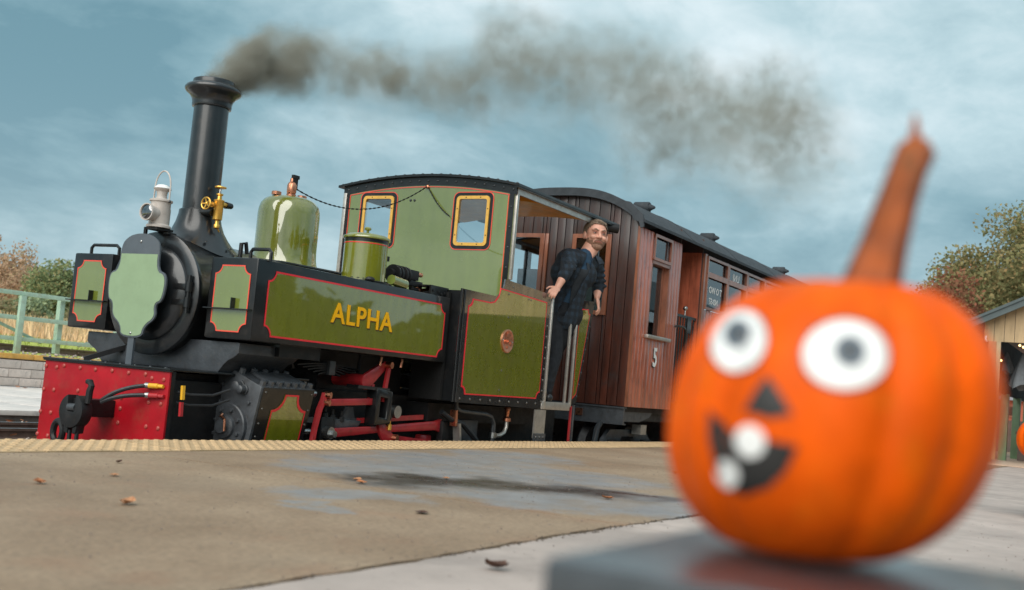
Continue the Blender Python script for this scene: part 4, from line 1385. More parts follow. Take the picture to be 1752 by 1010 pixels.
# cab inside: firebox back, floor, far side
MB().lathe([(.36, 0), (.36, .42), (.33, .44)], (FX + .014, YC, .81), (1, 0, 0), 32).build('firebox_back', 'black', loco)
MB().box(7.93, 9.32, 4.55, 6.25, .30, .336).build('cab_floor', 'iron', loco)
MB().box(8.655, 9.19, 4.522, 4.549, .268, .335).build('doorstep', 'pale_steel', loco, bevel=.003)
MB().box(8.7, 9.3, 5.0, 6.24, .34, 1.0).build('coal_bunker', 'black', loco)
st = MB().box(8.555, 8.745, 4.525, 4.54, .02, .262).build('step_hanger', 'pale_steel', loco)
MB().box(8.54, 8.75, 4.515, 4.524, -.01, .062).build('step_bracket', 'steel_grey', st)
studs('bolt', [(8.58, 4.515, .03), (8.645, 4.515, .03), (8.71, 4.515, .03)], .011, (0, -1, 0), 'bolt', st, joined=False)
MB().box(8.75, 9.02, 4.46, 4.56, -.03, -.012).build('tread', 'steel_grey', st)
MB().box(9.235, 9.258, 4.53, 4.545, -.03, .31).build('drain_strip', 'red_rod', loco)
MB().box(9.285, 9.31, 4.53, 4.55, -.03, .32).build('strap', 'steel_grey', loco)
# drain valve and pipes below the cab
MB().lathe([(.024, 0), (.028, -.02), (.02, -.03), (.016, -.075), (.024, -.085), (.034, -.09), (.034, -.115), (.016, -.12)], (8.24, 4.62, .265), (0, 0, 1), 14).build('drain_valve', 'copper', loco)
MB().tube([(8.24, 4.62, .15), (8.24, 4.62, .10), (8.21, 4.62, .055), (8.15, 4.62, .035), (8.08, 4.62, .03)], .017, 10).build('pipe', 'pale_steel', loco)
MB().tube([(7.45, 4.63, .29), (7.46, 4.63, .235), (7.52, 4.63, .215), (7.9, 4.63, .20), (8.0, 4.63, .18), (8.05, 4.63, .12), (8.05, 4.63, -.05)], .018, 10).build('pipe', 'steel_grey', loco)
MB().cyl((8.05, 4.63, .055), (8.05, 4.63, .01), .028, n=10).build('union', 'steel', loco)
MB().tube([(7.3, 4.66, .2), (7.4, 4.64, .15), (7.55, 4.62, .12), (7.75, 4.61, 0), (7.9, 4.60, -.15)], .022, 10).build('pipe', 'hose', loco)
MB().bar((7.47, 4.62, .12), (7.52, 4.62, -.12), .06, .025, (1, 0, 0)).build('brake_hanger', 'pale_steel', loco)
MB().bar((7.43, 4.63, .22), (7.44, 4.63, .1), .05, .03, (1, 0, 0)).build('hanger', 'copper', loco)
MB().box(7.62, 7.95, 4.72, 4.74, -.12, .14).build('ash_pan', 'steel_grey', loco)

# ------------------------------------------------------------------ cylinder and motion (near side), twin on the far side
def engine_side(s):
    def Y(y):
        return y if s > 0 else 2 * YC - y
    def V(x, y, z):
        return (x, Y(y), z)
    dy = -1 if s > 0 else 1
    cb = MB()
    x0, x1 = 5.25, 5.755
    sec = [(4.635, .303), (4.86, .385), (4.99, .385), (4.99, -.16), (4.735, -.16), (4.70, -.06)]
    cb.prism([V(x0, y, z) for y, z in sec], (x1 - x0, 0, 0))
    cyl = cb.build('cylinder', 'steel_grey', loco, bevel=.008)
    for k in range(7):
        t = k / 6
        link_pts = [V(x0 + .03 + .44 * t, 4.66, .310)]
        studs('bolt', link_pts, .020, (0, dy * .3, 1), 'steel_grey', cyl, joined=False, bolt=True, h=1.5)
    studs('bolt', [V(x0 + .03 + .1 * k, 4.83, .372) for k in range(5)], .020, (0, dy * .3, 1), 'steel_grey', cyl, joined=False, bolt=True, h=1.6)
    MB().prism([V(x0 + .08, 4.68, .321), V(x1 - .05, 4.68, .321), V(x1 - .07, 4.82, .372), V(x0 + .1, 4.82, .372)], (0, 0, .022)).build('valve_chest_cover', 'steel_grey', cyl, bevel=.006)
    cc = V(x0 - .001, 4.862, .045)
    cv = MB().lathe([(.145, 0), (.145, .022), (.138, .028), (.075, .028), (.07, .045), (.045, .055), (.04, .075), (.0, .078)], cc, (-1, 0, 0), 36).build('cylinder_cover', 'steel_grey', cyl, sharp=30)
    studs('bolt', [(cc[0] - .028, cc[1] + .106 * math.cos(a), cc[2] + .106 * math.sin(a)) for a in [.35 + 2 * PI * k / 8 for k in range(8)]], .014, (-1, 0, 0), 'steel_grey', cyl, joined=False, bolt=True, h=1.0)
    for (y, z, r_) in ((4.80, .295, .028), (4.765, .277, .024)):
        MB().lathe([(r_ * 1.3, 0), (r_ * 1.3, .01), (r_, .012), (r_, .05), (r_ * .6, .055)], V(x0, y, z), (-1, 0, 0), 12).build('valve_spindle_cover', 'steel_grey', cyl)
    studs('bolt', [V(x0, 4.72, .20), V(x0, 4.94, .3), V(x0, 4.95, .19), V(x0, 4.955, -.0)], .013, (-1, 0, 0), 'steel_grey', cyl, joined=False, bolt=True, h=1.0)
    MB().tube([V(x0 - .06, 4.865, .12), V(x0 - .075, 4.865, .105), V(x0 - .075, 4.845, .10), V(x0 - .085, 4.82, .09), V(x0 - .085, 4.815, .02)], .008, 8).build('drain_cock', 'copper', cyl)
    # cladding panel on the flank, following its slope
    def fl(x, z, e=0):
        y = 4.635 + (.303 - z) * (.065 / .363)
        return V(x, y - .0015 - e, z)
    q = [(5.375, -.10), (5.70, -.10), (5.70, .264), (5.375, .264)]
    MB().prism([fl(x, z) for x, z in [(x0 + .02, -.12), (x1 - .01, -.12), (x1 - .01, .30), (x0 + .02, .30)]], (0, dy * .003, 0)).build('cladding', 'black', cyl)
    a = clip_corners(q, (2, 3), .098)
    b = clip_corners(inset_poly(q, .011), (2, 3), .101)
    po = MB().prism([fl(x, z, .0035) for x, z in a], (0, dy * .002, 0)).build('panel', 'green', cyl)
    MB().ribbon([fl(x, z, .008) for x, z in a], [fl(x, z, .008) for x, z in b]).build('lining', 'lining', po, smooth=False)
    studs('rivet_row', [fl(x0 + .045, z, .003) for z in (.27, .17, .08, 0)] + [fl(x1 - .03, z, .003) for z in (.27, .17, .08)], .008, (0, dy, 0), 'bolt', cyl)
    # rods
    MB().cyl(V(5.69, 4.76, .275), V(5.90, 4.76, .275), .026, n=14).build('valve_spindle_guide', 'steel', loco)
    MB().lathe([(.018, 0), (.018, .03), (.010, .035), (.010, .06)], V(5.80, 4.76, .29), (0, 0, 1), 10).build('oil_cup', 'bolt', loco)
    MB().cyl(V(5.66, 4.78, .03), V(6.03, 4.78, .03), .02, n=14).build('piston_rod', 'steel', loco)
    for z in (.105, -.045):
        MB().box(5.70, 6.48, Y(4.80) - .03, Y(4.80) + .03, z - .018, z + .018).build('slide_bar', 'steel_grey', loco)
    MB().box(5.97, 6.12, Y(4.77) - .04, Y(4.77) + .04, -.07, .13).build('crosshead', 'iron', loco, bevel=.01)
    MB().prism([V(6.09, 4.74, .12), V(6.42, 4.74, .11), V(6.38, 4.74, .06), V(6.12, 4.74, .05)], (0, .03, 0)).build('crosshead_arm', 'steel_grey', loco, bevel=.006)
    MB().cyl(V(6.02, 4.74, .028), V(6.02, 4.68, .028), .04, n=18).cyl(V(6.03, 4.69, .022), V(6.03, 4.655, .022), .022, n=10).build('crosshead_pin', 'steel', loco)
    for x, z in ((6.02, .165), (6.10, .15), (6.20, .14)):
        MB().lathe([(.024, 0), (.022, .03), (.012, .04), (.012, .07)], V(x, 4.75, z - .04), (0, 0, 1), 10).build('oil_cup', 'iron', loco)
    MB().prism([V(6.24, 4.78, .10), V(6.40, 4.78, .10), V(6.36, 4.78, .2), V(6.30, 4.78, .2)], (0, .02, 0)).build('motion_plate', 'steel_grey', loco)
    # combination lever, radius rod
    MB().tube([V(5.935, 4.70, .285), V(5.925, 4.70, .24), V(5.895, 4.70, .18), V(5.865, 4.70, .06), V(5.845, 4.70, -.09)], [.022, .024, .024, .023, .022], 6).build('combination_lever', 'red_rod', loco)
    for p in ((5.935, .275), (5.93, .225)):
        MB().cyl(V(p[0], 4.70, p[1]), V(p[0] + .012, 4.655, p[1]), .022, n=10).build('lever_pin', 'copper', loco)
    MB().bar(V(5.95, 4.705, .225), V(6.53, 4.705, .25), .02, .045).build('radius_rod', 'red_rod', loco, bevel=.003)
    # expansion bracket: dark open loop
    lp = flat_ring([(6.51, .145), (6.595, .135), (6.595, .275), (6.51, .285)], [(6.46, .085), (6.61, .085), (6.655, .13), (6.655, .30), (6.62, .335), (6.44, .35)][:0] or [(6.46, .085), (6.65, .10), (6.65, .325), (6.46, .345)], lambda p: V(p[0], 4.66, p[1]), (0, .09 * s, 0))
    lp.ribbon([V(6.51, 4.66, .145), V(6.595, 4.66, .135), V(6.595, 4.66, .275), V(6.51, 4.66, .285)], [V(6.46, 4.66, .085), V(6.65, 4.66, .10), V(6.65, 4.66, .325), V(6.46, 4.66, .345)])
    lp.build('expansion_bracket', 'black', loco, bevel=.008)
    MB().bar(V(6.25, 4.72, .345), V(6.62, 4.72, .335), .10, .022).build('bracket_arm', 'black', loco)
    MB().prism([V(6.655, 4.69, .26), V(6.72, 4.69, .19), V(6.70, 4.69, .13), V(6.655, 4.69, .17)], (0, .03, 0)).build('gusset', 'steel_grey', loco)
    MB().cyl(V(6.73, 4.72, .185), V(6.73, 4.66, .185), .045, n=18).build('trunnion', 'steel', loco)
    # weighshaft, lifting arm and link
    MB().cyl(V(6.40, 4.74, .385), V(6.40, 5.3, .385), .045, n=18).build('weighshaft', 'red_rod', loco)
    arm = []
    for k in range(9):
        a_ = math.radians(140 + 180 * k / 8)
        arm.append(V(6.405 + .058 * math.cos(a_), 4.715, .385 + .058 * math.sin(a_)))
    arm += [V(6.62, 4.715, .485), V(6.60, 4.715, .535)]
    MB().prism(arm, (0, .025 * s, 0)).build('lifting_arm', 'red_rod', loco, bevel=.003)
    MB().cyl(V(6.615, 4.72, .51), V(6.62, 4.67, .51), .024, n=12).build('arm_pin', 'copper', loco)
    MB().bar(V(6.625, 4.70, .51), V(6.585, 4.70, .25), .018, .035, (1, 0, 0)).build('lifting_link', 'red_rod', loco)
    MB().bar(V(6.49, 4.73, .37), V(6.47, 4.73, .24), .018, .03, (1, 0, 0)).build('reversing_link', 'red_rod', loco)
    # connecting rod, eccentric rod, link foot
    MB().prism([V(6.03, 4.70, .055), V(6.6, 4.70, .08), V(7.3, 4.70, .125), V(7.38, 4.70, .145), V(7.38, 4.70, .04), V(7.3, 4.70, .058), V(6.6, 4.70, .035), V(6.03, 4.70, -.005)], (0, .03 * s, 0)).build('connecting_rod', 'red_rod', loco, bevel=.004)
    MB().box(7.36, 7.50, Y(4.70) - .03, Y(4.70) + .03, -.06, .13).build('big_end', 'iron', loco, bevel=.012)
    MB().bar(V(6.40, 4.76, .11), V(7.2, 4.76, .15), .02, .035).build('reach_rod', 'red_rod', loco)
    MB().prism([V(6.55, 4.685, .09), V(6.62, 4.685, .10), V(6.70, 4.685, .05), V(6.77, 4.685, -.01), V(6.76, 4.685, -.06), V(6.66, 4.685, -.06), V(6.58, 4.685, .02)], (0, .025 * s, 0)).build('return_crank', 'red_rod', loco, bevel=.004)
    MB().lathe([(.016, 0), (.016, .04), (.008, .045), (.008, .065)], V(6.67, 4.68, .055), (0, 0, 1), 10).build('oil_cup', 'brass', loco)
    MB().cyl(V(6.735, 4.69, .002), V(6.74, 4.65, .002), .024, n=10).build('crank_pin', 'copper', loco)
    MB().bar(V(6.76, 4.685, .0), V(7.5, 4.685, -.055), .018, .035).build('eccentric_rod', 'red_rod', loco)
    MB().box(7.19, 7.34, Y(4.78) - .03, Y(4.78) + .03, -.12, .02).build('balance_weight', 'red_rod', loco, bevel=.02)
    # leaf spring and buckle
    sp_ = loco
    for k in range(5):
        L = .34 - k * .055
        pts = [V(6.13 + L * t, 4.86, .478 - .013 * k - .022 * t * t) for t in (-1, -.5, 0, .5, 1)]
        mb = MB()
        for a_, b_ in zip(pts, pts[1:]):
            mb.bar(a_, b_, .06, .009)
        mb.build('spring_leaf', 'iron', loco, weld=False)
    MB().box(6.10, 6.165, Y(4.855) - .045, Y(4.855) + .045, .405, .50).build('spring_buckle', 'steel_grey', loco, bevel=.004)
    MB().cyl(V(5.78, 4.86, .43), V(5.72, 4.86, .56), .014, n=8).build('spring_hanger', 'iron', loco)
    MB().cyl(V(6.48, 4.86, .43), V(6.50, 4.86, .56), .014, n=8).build('spring_hanger', 'iron', loco)
    for x in (6.47, 6.72):
        MB().cyl(V(x, 4.66, .56), V(x - .01, 4.66, .50), .009, n=8).build('drain_pipe', 'copper', loco)
    MB().box(5.45, 5.85, Y(4.80) - .1, Y(4.80) + .1, .49, .57).build('tank_bearer', 'black', loco)


engine_side(1)
engine_side(-1)
MB().box(7.19, 7.222, 4.62, 4.9, .29, 1.1).build('gap_shade', 'soot_black', loco)  # black filler painting shade into the slot behind the tank

# ------------------------------------------------------------------ headlamp, display board, cab hand lamp
def oil_lamp(loc, h, face, label, full=True):
    t = thing('oil_lamp', loc, label, 'lamp')
    x, y, z = loc
    k = h / .36
    f = Vector(face).normalized()
    sd_ = Vector((-f.y, f.x, 0))
    c = Vector((x, y, z))
    MB().lathe([(.074 * k, 0), (.074 * k, .012 * k), (.062 * k, .022 * k), (.060 * k, .15 * k), (.062 * k, .158 * k), (.070 * k, .162 * k), (.070 * k, .172 * k), (.055 * k, .178 * k), (.034 * k, .182 * k)], c, (0, 0, 1), 28).build('body', 'cream_paint', t, sharp=40)
    MB().lathe([(.034 * k, .178 * k), (.030 * k, .20 * k), (.034 * k, .225 * k), (.052 * k, .238 * k), (.054 * k, .244 * k)], c, (0, 0, 1), 24).build('vent', 'cream_paint', t, sharp=40)
    MB().lathe([(.054 * k, .2445 * k), (.046 * k, .25 * k), (.044 * k, .254 * k), (.030 * k, .266 * k), (.0, .272 * k)], c, (0, 0, 1), 24, cap=False).build('cap', 'white', t, sharp=50)
    a0 = c + f * .045 * k + Vector((0, 0, .082 * k))
    if full:
        hd = MB().lathe([(.046 * k, 0), (.047 * k, .05 * k), (.053 * k, .055 * k), (.053 * k, .072 * k), (.047 * k, .072 * k), (.044 * k, .055 * k)], a0, f, 28, cap=False).build('lens_hood', 'cream_paint', t, sharp=40)
        MB().lathe([(.046 * k, .064 * k), (.03 * k, .070 * k), (0, .073 * k)], a0, f, 24, cap=False).build('lens', 'lens', hd)
        MB().lathe([(.045 * k, .02 * k), (.0, .02 * k)], a0, f, 20, cap=False).build('reflector', 'steel_grey', hd)
        b0 = c - f * .05 * k - sd_ * .01 * k
        MB().bar(b0 + Vector((0, 0, .03 * k)), b0 + Vector((0, 0, .125 * k)), .055 * k, .05 * k, f).build('rear_box', 'cream_paint', t, bevel=.004)
    MB().ball(c - sd_ * .06 * k + f * .01 + Vector((0, 0, .085 * k)), .007 * k, 8).build('stud', 'copper', t)
    pts = []
    for i in range(17):
        a = PI * i / 16
        pts.append(c + sd_ * .062 * k * math.cos(a) + Vector((0, 0, .255 * k + .10 * k * math.sin(a))))
    pts = [c + sd_ * .064 * k + Vector((0, 0, .165 * k))] + pts + [c - sd_ * .064 * k + Vector((0, 0, .165 * k))]
    MB().tube(pts, .005 * k, 7).build('handle', 'cream_paint', t)
    for s in (-1, 1):
        MB().ball(c + sd_ * s * .068 * k + Vector((0, 0, .165 * k)), .010 * k, 8).build('handle_lug', 'steel_grey', t)
    return t


oil_lamp((4.985, 5.362, 1.213), .36, (-1, -.05, 0), 'cream painted oil headlamp with round lens and wire handle on the smokebox top')
lbk = MB().box(4.93, 5.06, 5.31, 5.41, 1.196, 1.21).box(4.93, 4.945, 5.405, 5.425, 1.14, 1.21).box(5.03, 5.06, 5.33, 5.37, 1.17, 1.2).box(5.0, 5.07, 5.29, 5.33, 1.178, 1.19)
lbk.build('lamp_iron', 'iron', loco)
oil_lamp((8.12, 4.86, 1.263), .20, (-.9, -.4, 0), 'small cream oil hand lamp standing inside the cab window', False)
MB().box(7.95, 8.3, 4.62, 5.1, 1.235, 1.262).build('cab_shelf', 'iron', loco)

# plain green display board clipped to the smokebox door (a character mask in the photo, left blank)
BX = 4.90
def board_px(pts, cx=5.40, cz=.842):
    return [(cx - a, cz + b) for a, b in pts]


outl = [(-.19, .275), (-.255, .235), (-.20, .245), (-.20, .10)]
outline = [(-.165, .255), (-.17, .10), (-.235, .085), (-.25, .02), (-.235, -.09), (-.19, -.105), (-.185, -.19), (-.10, -.245), (-.095, -.315), (.095, -.315), (.105, -.245), (.195, -.19), (.175, -.105), (.23, -.09), (.25, .02), (.23, .085), (.165, .10), (.165, .255), (.115, .30), (.05, .322), (-.05, .322), (-.115, .30)]
for _ in range(2):
    n_ = len(outline)
    outline = [tuple(a * (1 - t) + b * t for a, b in zip(outline[i], outline[(i + 1) % n_])) for i in range(n_) for t in (.25, .75)]
bd = thing('display_board', (BX, 5.40, .52), 'green painted display board with dark edge fixed in front of the smokebox door', 'board')
MB().prism([(BX, y, z) for y, z in board_px(outline)], (.014, 0, 0)).build('backing', 'board_edge', bd, bevel=.002)
ins = inset_poly(outline, .011)
lowc = [p for p in ins if p[1] < .25]
top_y = .215
face = [p for p in ins if p[1] < .2]
i0 = [k for k, p in enumerate(ins) if p[1] > .2]
face_poly = [p for p in ins if p[1] < .215]
k0 = max(range(len(face_poly)), key=lambda k: (face_poly[k][0] < 0) * 10 + face_poly[k][1])
face_poly = face_poly[k0:] + face_poly[:k0]
MB().prism([(BX - .0005, y, z) for y, z in board_px(face_poly)], (-.002, 0, 0)).build('green_face', 'board', bd)
studs('screw', [(BX - .001, 5.40, 1.115), (BX - .003, 5.40, .555)], .009, (-1, 0, 0), 'steel', bd, joined=False)
MB().box(4.905, 4.92, 5.375, 5.425, .36, .54).build('bracket', 'board_edge', bd)


# ================================================================== CARRIAGE
CX0 = 10.40
CY0, CY1 = 4.50, 6.30
car = thing('railway_carriage', (15.2, 5.4, -.36), 'red-brown varnished timber carriage number 5 with dark felt roof behind the locomotive', 'carriage')
FLOOR, EAVE = .34, 2.13
def carc(y):
    return 2.16 + .335 * (1 - abs((y - 5.4) / .975) ** 2.9)


yl = [4.43 + (6.37 - 4.43) * k / 30 for k in range(31)]
cr_ = MB().prism([(CX0 - .06, y, carc(y)) for y in yl] + [(CX0 - .06, y, carc(y) + .03) for y in yl[::-1]], (9.7, 0, 0)).build('roof', 'felt', car, sharp=40)
MB().prism([(CX0 - .075, y, carc(y) - .055) for y in yl[1:-1]] + [(CX0 - .075, y, carc(y) + .015) for y in yl[1:-1][::-1]], (.05, 0, 0)).build('roof_end', 'felt', cr_, sharp=30)
MB().prism([(CX0 - .08, 4.435, 2.12), (CX0 - .08, 4.45, 2.24), (CX0 - .08, 4.60, 2.37), (CX0 - .08, 4.66, 2.38), (CX0 - .08, 4.64, 2.32), (CX0 - .08, 4.58, 2.27), (CX0 - .08, 4.55, 2.19), (CX0 - .08, 4.49, 2.17), (CX0 - .08, 4.47, 2.11)], (.02, 0, 0)).build('roof_flap', 'felt', cr_)
for x, wv in ((11.7, .02), (13.2, .018), (14.9, .02), (16.8, .02)):
    mb = MB()
    mb.prism([(x, y, carc(y) + .028) for y in yl] + [(x, y, carc(y) + .036) for y in yl[::-1]], (.05, 0, 0))
    mb.build('felt_seam', 'felt', cr_, sharp=30)
vt = MB()
vt.lathe([(.055, -.09), (.062, -.08), (.062, .08), (.055, .09)], (0, 0, .045), (0, 1, 0), 20)
vt.lathe([(.042, -.09), (.015, -.15), (0, -.16)], (0, 0, .045), (0, 1, 0), 14, cap=False)
vt.lathe([(.042, .09), (.015, .15), (0, .16)], (0, 0, .045), (0, 1, 0), 14, cap=False)
vme = vt.mesh('roof_vent')
for x in (11.55, 13.70, 16.9, 19.3):
    link('roof_vent', vme, 'felt', car, (x - 15.2, 5.0 - 5.4, carc(5.0) + .02 + .36))

PL = []


def plank(x0, x1, z0, z1, y=CY0, th=.02, m='mahog'):
    MB().box(x0 + .003, x1 - .003, y, y + th, z0, z1).build('plank', m, car, bevel=.0018)


# cab-end bay: boards round a tall narrow window
cols = [10.42 + .09 * k for k in range(5)]
for a, b in zip(cols, cols[1:]):
    plank(a, b, FLOOR, 2.135)
cols2 = [10.78 + .096 * k for k in range(6)]
for a, b in zip(cols2, cols2[1:]):
    plank(a, b, FLOOR, 1.05)
cols3 = [11.26 + .08 * k for k in range(5)]
for a, b in zip(cols3, cols3[1:]):
    plank(a, b, FLOOR, 2.135)
MB().box(CX0 - .006, CX0 + .019, CY0 - .006, CY0 + .022, FLOOR, 2.14).build('corner_post', 'frame_wood', car)
# backing walls
wl = MB()
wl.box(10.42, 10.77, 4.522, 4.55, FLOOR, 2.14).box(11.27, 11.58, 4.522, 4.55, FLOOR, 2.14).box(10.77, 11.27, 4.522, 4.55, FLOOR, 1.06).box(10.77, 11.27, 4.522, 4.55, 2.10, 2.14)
wl.build('side_wall', 'inner', car, weld=False)
# top light and drop window
tl = flat_ring(rrect(10.805, 11.235, 1.885, 2.095, .012), rrect(10.775, 11.265, 1.855, 2.125, .01), onside(4.496), (0, -.012, 0)).build('top_light', 'frame_wood', car, smooth=False)
MB().box(10.79, 11.25, 4.52, 4.526, 1.87, 2.11).build('glass', 'glass', tl)
dw = MB().box(10.77, 10.79, 4.50, 4.60, 1.07, 1.85).box(11.25, 11.27, 4.50, 4.60, 1.07, 1.85).box(10.77, 11.27, 4.50, 4.60, 1.82, 1.86).box(10.79, 10.83, 4.56, 4.58, 1.07, 1.82).box(11.21, 11.25, 4.56, 4.58, 1.07, 1.82).build('drop_window', 'frame_wood', car, weld=False)
MB().box(10.83, 11.21, 4.568, 4.572, 1.07, 1.82).build('glass', 'glass', dw)
MB().box(10.70, 11.34, 4.455, 4.50, 1.048, 1.085).build('window_sill', 'pale_steel', dw, bevel=.006)
# running number
me5 = text_mesh('5', .27, .0015, .006, .82)
place_text('number_shade', me5.copy(), 'sticker_black', car, (11.012, 4.4975, .846), (1, 0, 0), (0, 0, 1))
place_text('number', me5, 'white', car, (11.03, 4.4955, .858), (1, 0, 0), (0, 0, 1))
# vestibule with gate
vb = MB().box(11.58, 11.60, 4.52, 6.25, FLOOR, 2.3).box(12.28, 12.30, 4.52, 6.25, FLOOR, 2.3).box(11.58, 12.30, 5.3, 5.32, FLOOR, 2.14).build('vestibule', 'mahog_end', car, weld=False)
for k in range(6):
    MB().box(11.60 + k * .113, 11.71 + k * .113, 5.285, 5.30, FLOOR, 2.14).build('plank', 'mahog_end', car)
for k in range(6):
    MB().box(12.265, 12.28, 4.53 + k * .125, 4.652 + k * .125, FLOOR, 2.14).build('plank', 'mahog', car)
gt = MB().box(11.60, 12.27, 4.535, 4.555, 1.36, 1.39).box(11.60, 12.27, 4.535, 4.555, .42, .45).build('gate', 'black', car, weld=False)
for k in range(8):
    MB().cyl((11.64 + k * .08, 4.545, .44), (11.64 + k * .08, 4.545, 1.37), .009, n=8).build('gate_bar', 'black', gt)
MB().cyl((11.92, 4.545, 1.39), (11.92, 4.545, 1.45), .008, n=8).build('knob_stem', 'steel', gt)
MB().ball((11.92, 4.545, 1.468), .026, 12).build('gate_knob', 'steel', gt)
MB().box(11.98, 12.10, 4.53, 4.55, 1.2, 1.37).build('gate_plate', 'black', gt)
MB().tube([(11.50, 4.49, 1.235), (11.50, 4.45, 1.24), (11.62, 4.44, 1.24), (11.69, 4.44, 1.22), (11.72, 4.44, 1.17), (11.73, 4.44, .62), (11.73, 4.48, .60)], .014, 8).build('grab_handle', 'black', car)
# saloon windows
x = 12.30
MB().box(12.30, 12.38, 4.495, 4.56, FLOOR, 2.14).build('post', 'frame_wood', car)
for k in range(10):
    a0, a1 = 12.38 + k * .742, 12.38 + (k + 1) * .742
    pw = flat_ring(rrect(a0 + .03, a1 - .045, 1.945, 2.095, .008), rrect(a0, a1 - .004, 1.915, 2.125, .008), onside(4.496), (0, -.014, 0)).build('window', 'frame_wood', car, smooth=False)
    flat_ring(rrect(a0 + .03, a1 - .045, 1.54, 1.885, .008), rrect(a0, a1 - .004, 1.51, 1.915, .008), onside(4.496), (0, -.014, 0)).build('sash', 'frame_wood', pw, smooth=False)
    MB().box(a0 + .01, a1 - .02, 4.515, 4.52, 1.53, 2.11).build('glass', 'glass', pw)
    MB().box(a1 - .028, a1, 4.50, 4.56, 1.5, 2.14).build('mullion', 'frame_wood', pw)
    if k < 2:
        if k == 0:
            rows = (('T O WO', .105, 1.752, .39), ('ND-ST', .095, 1.622, .34))
        else:
            rows = (('UNI', .13, 1.99, .36), ('T', .10, 1.735, .06))
        for body, sz, z_, off_ in rows:
            place_text('sign_reflection', text_mesh(body, sz, .0006, .0015, 1.1), 'white', pw, (a0 + off_, 4.5135, z_), (-1, 0, 0), (0, 0, 1))  # mirrored letters set on the glass to paint a sign's reflection
    MB().tube([(a0 + .04, 4.75, 2.0), (a0 + .35, 4.75, 1.975), (a1 - .05, 4.75, 1.985)], .008, 6).build('luggage_rail', 'steel', pw)
for k in range(74):
    a = 12.38 + k * .1
    plank(a, a + .1, FLOOR, 1.505)
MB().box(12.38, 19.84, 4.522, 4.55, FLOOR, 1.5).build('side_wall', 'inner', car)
# far side and interior
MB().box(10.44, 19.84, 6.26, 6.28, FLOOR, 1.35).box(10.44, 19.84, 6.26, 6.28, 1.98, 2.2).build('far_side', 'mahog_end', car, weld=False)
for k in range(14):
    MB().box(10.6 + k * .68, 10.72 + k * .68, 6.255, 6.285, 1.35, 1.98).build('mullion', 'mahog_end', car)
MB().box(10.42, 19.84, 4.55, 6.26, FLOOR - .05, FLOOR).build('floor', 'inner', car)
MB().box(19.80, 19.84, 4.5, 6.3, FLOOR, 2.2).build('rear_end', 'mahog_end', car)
for k in range(6):
    MB().box(12.9 + 1.2 * k, 13.0 + 1.2 * k, 4.6, 5.2, FLOOR, 1.35).build('seat_back', 'inner', car)

# end wall: vertical boards round two windows
wins = ((4.84, 5.205, 1.262, 2.02), (5.60, 5.95, 1.262, 2.02))
yb = 4.50
edges = [4.522, 4.61, 4.72, 4.80, 4.84, 4.962, 5.083, 5.205, 5.245, 5.335, 5.425, 5.515, 5.56, 5.60, 5.717, 5.833, 5.95, 5.99, 6.09, 6.19, 6.30]
for a, b in zip(edges, edges[1:]):
    inside = [w_ for w_ in wins if a >= w_[0] - .001 and b <= w_[1] + .001]
    top = min(carc(a), carc(b)) - .01
    m_ = 'frame_wood' if (b - a) < .05 else 'mahog_end'
    segs = [(FLOOR, inside[0][2] - .03), (inside[0][3] + .03, top)] if inside else [(FLOOR, top)]
    if b - a < .05:
        segs = [(FLOOR, 1.23), (1.23, 2.05), (2.05, top)]
    for z0, z1 in segs:
        m_ = 'frame_wood' if (b - a < .05 and z0 == 1.23) else 'mahog_end'
        xo = CX0 - (.012 if m_ == 'frame_wood' else 0)
        zt0, zt1 = (carc(a) - .01, carc(b) - .01) if z1 == top else (z1, z1)
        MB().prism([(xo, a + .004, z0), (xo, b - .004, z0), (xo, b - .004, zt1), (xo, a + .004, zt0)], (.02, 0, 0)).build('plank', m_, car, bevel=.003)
eb = MB().box(CX0 + .022, CX0 + .04, 4.52, 4.83, FLOOR, 2.15).box(CX0 + .022, CX0 + .04, 5.21, 5.59, FLOOR, 2.3).box(CX0 + .022, CX0 + .04, 5.96, 6.28, FLOOR, 2.15)
eb.box(CX0 + .022, CX0 + .04, 4.83, 5.21, FLOOR, 1.25).box(CX0 + .022, CX0 + .04, 5.59, 5.96, FLOOR, 1.25).build('end_wall', 'inner', car, weld=False)
for (a0, a1, b0, b1) in wins:
    f_ = flat_ring(rrect(a0 + .012, a1 - .012, b0 + .012, b1 - .012, .01), rrect(a0 - .03, a1 + .03, b0 - .03, b1 + .03, .005), onfront(CX0 - .002), (-.014, 0, 0)).build('end_window', 'frame_wood', car, smooth=False)
    MB().box(CX0 + .004, CX0 + .009, a0, a1, b0, b1).build('glass', 'glass', f_)
    MB().box(CX0 + .06, CX0 + .07, a0 + .02, a1 - .06, b0, b0 + .42).build('pane_reflection', 'cloth', f_)  # grey card stands in for the pale reflection low in the pane
# underframe
MB().box(10.45, 19.8, 6.1, 6.13, -.36, .2).build('underside_screen', 'iron', car)  # dark screen added to black out the view beneath the carriage
uf = MB().box(CX0 - .015, CX0 + .02, 4.52, 6.28, .165, .325).box(CX0 - .03, CX0 + .05, 4.515, 6.285, .318, .333).box(CX0 - .03, CX0 + .05, 4.515, 6.285, .158, .17)
ufo = uf.build('headstock', 'steel_grey', car, weld=False)
MB().lathe([(.05, 0), (.05, .015)], (CX0 - .015, 5.0, .25), (-1, 0, 0), 4).build('buffer_pad', 'copper', ufo)
MB().box(CX0 + .05, 19.8, 4.60, 4.66, .2, .33).build('solebar', 'iron', car)
MB().box(CX0 + .05, 19.8, 6.14, 6.2, .2, .33).build('solebar', 'iron', car)
MB().prism([(10.45, 4.56, .33), (11.3, 4.56, .33), (11.15, 4.56, .24), (10.9, 4.56, .19), (10.45, 4.56, .19)], (0, .02, 0)).build('step_plate', 'steel_grey', car)
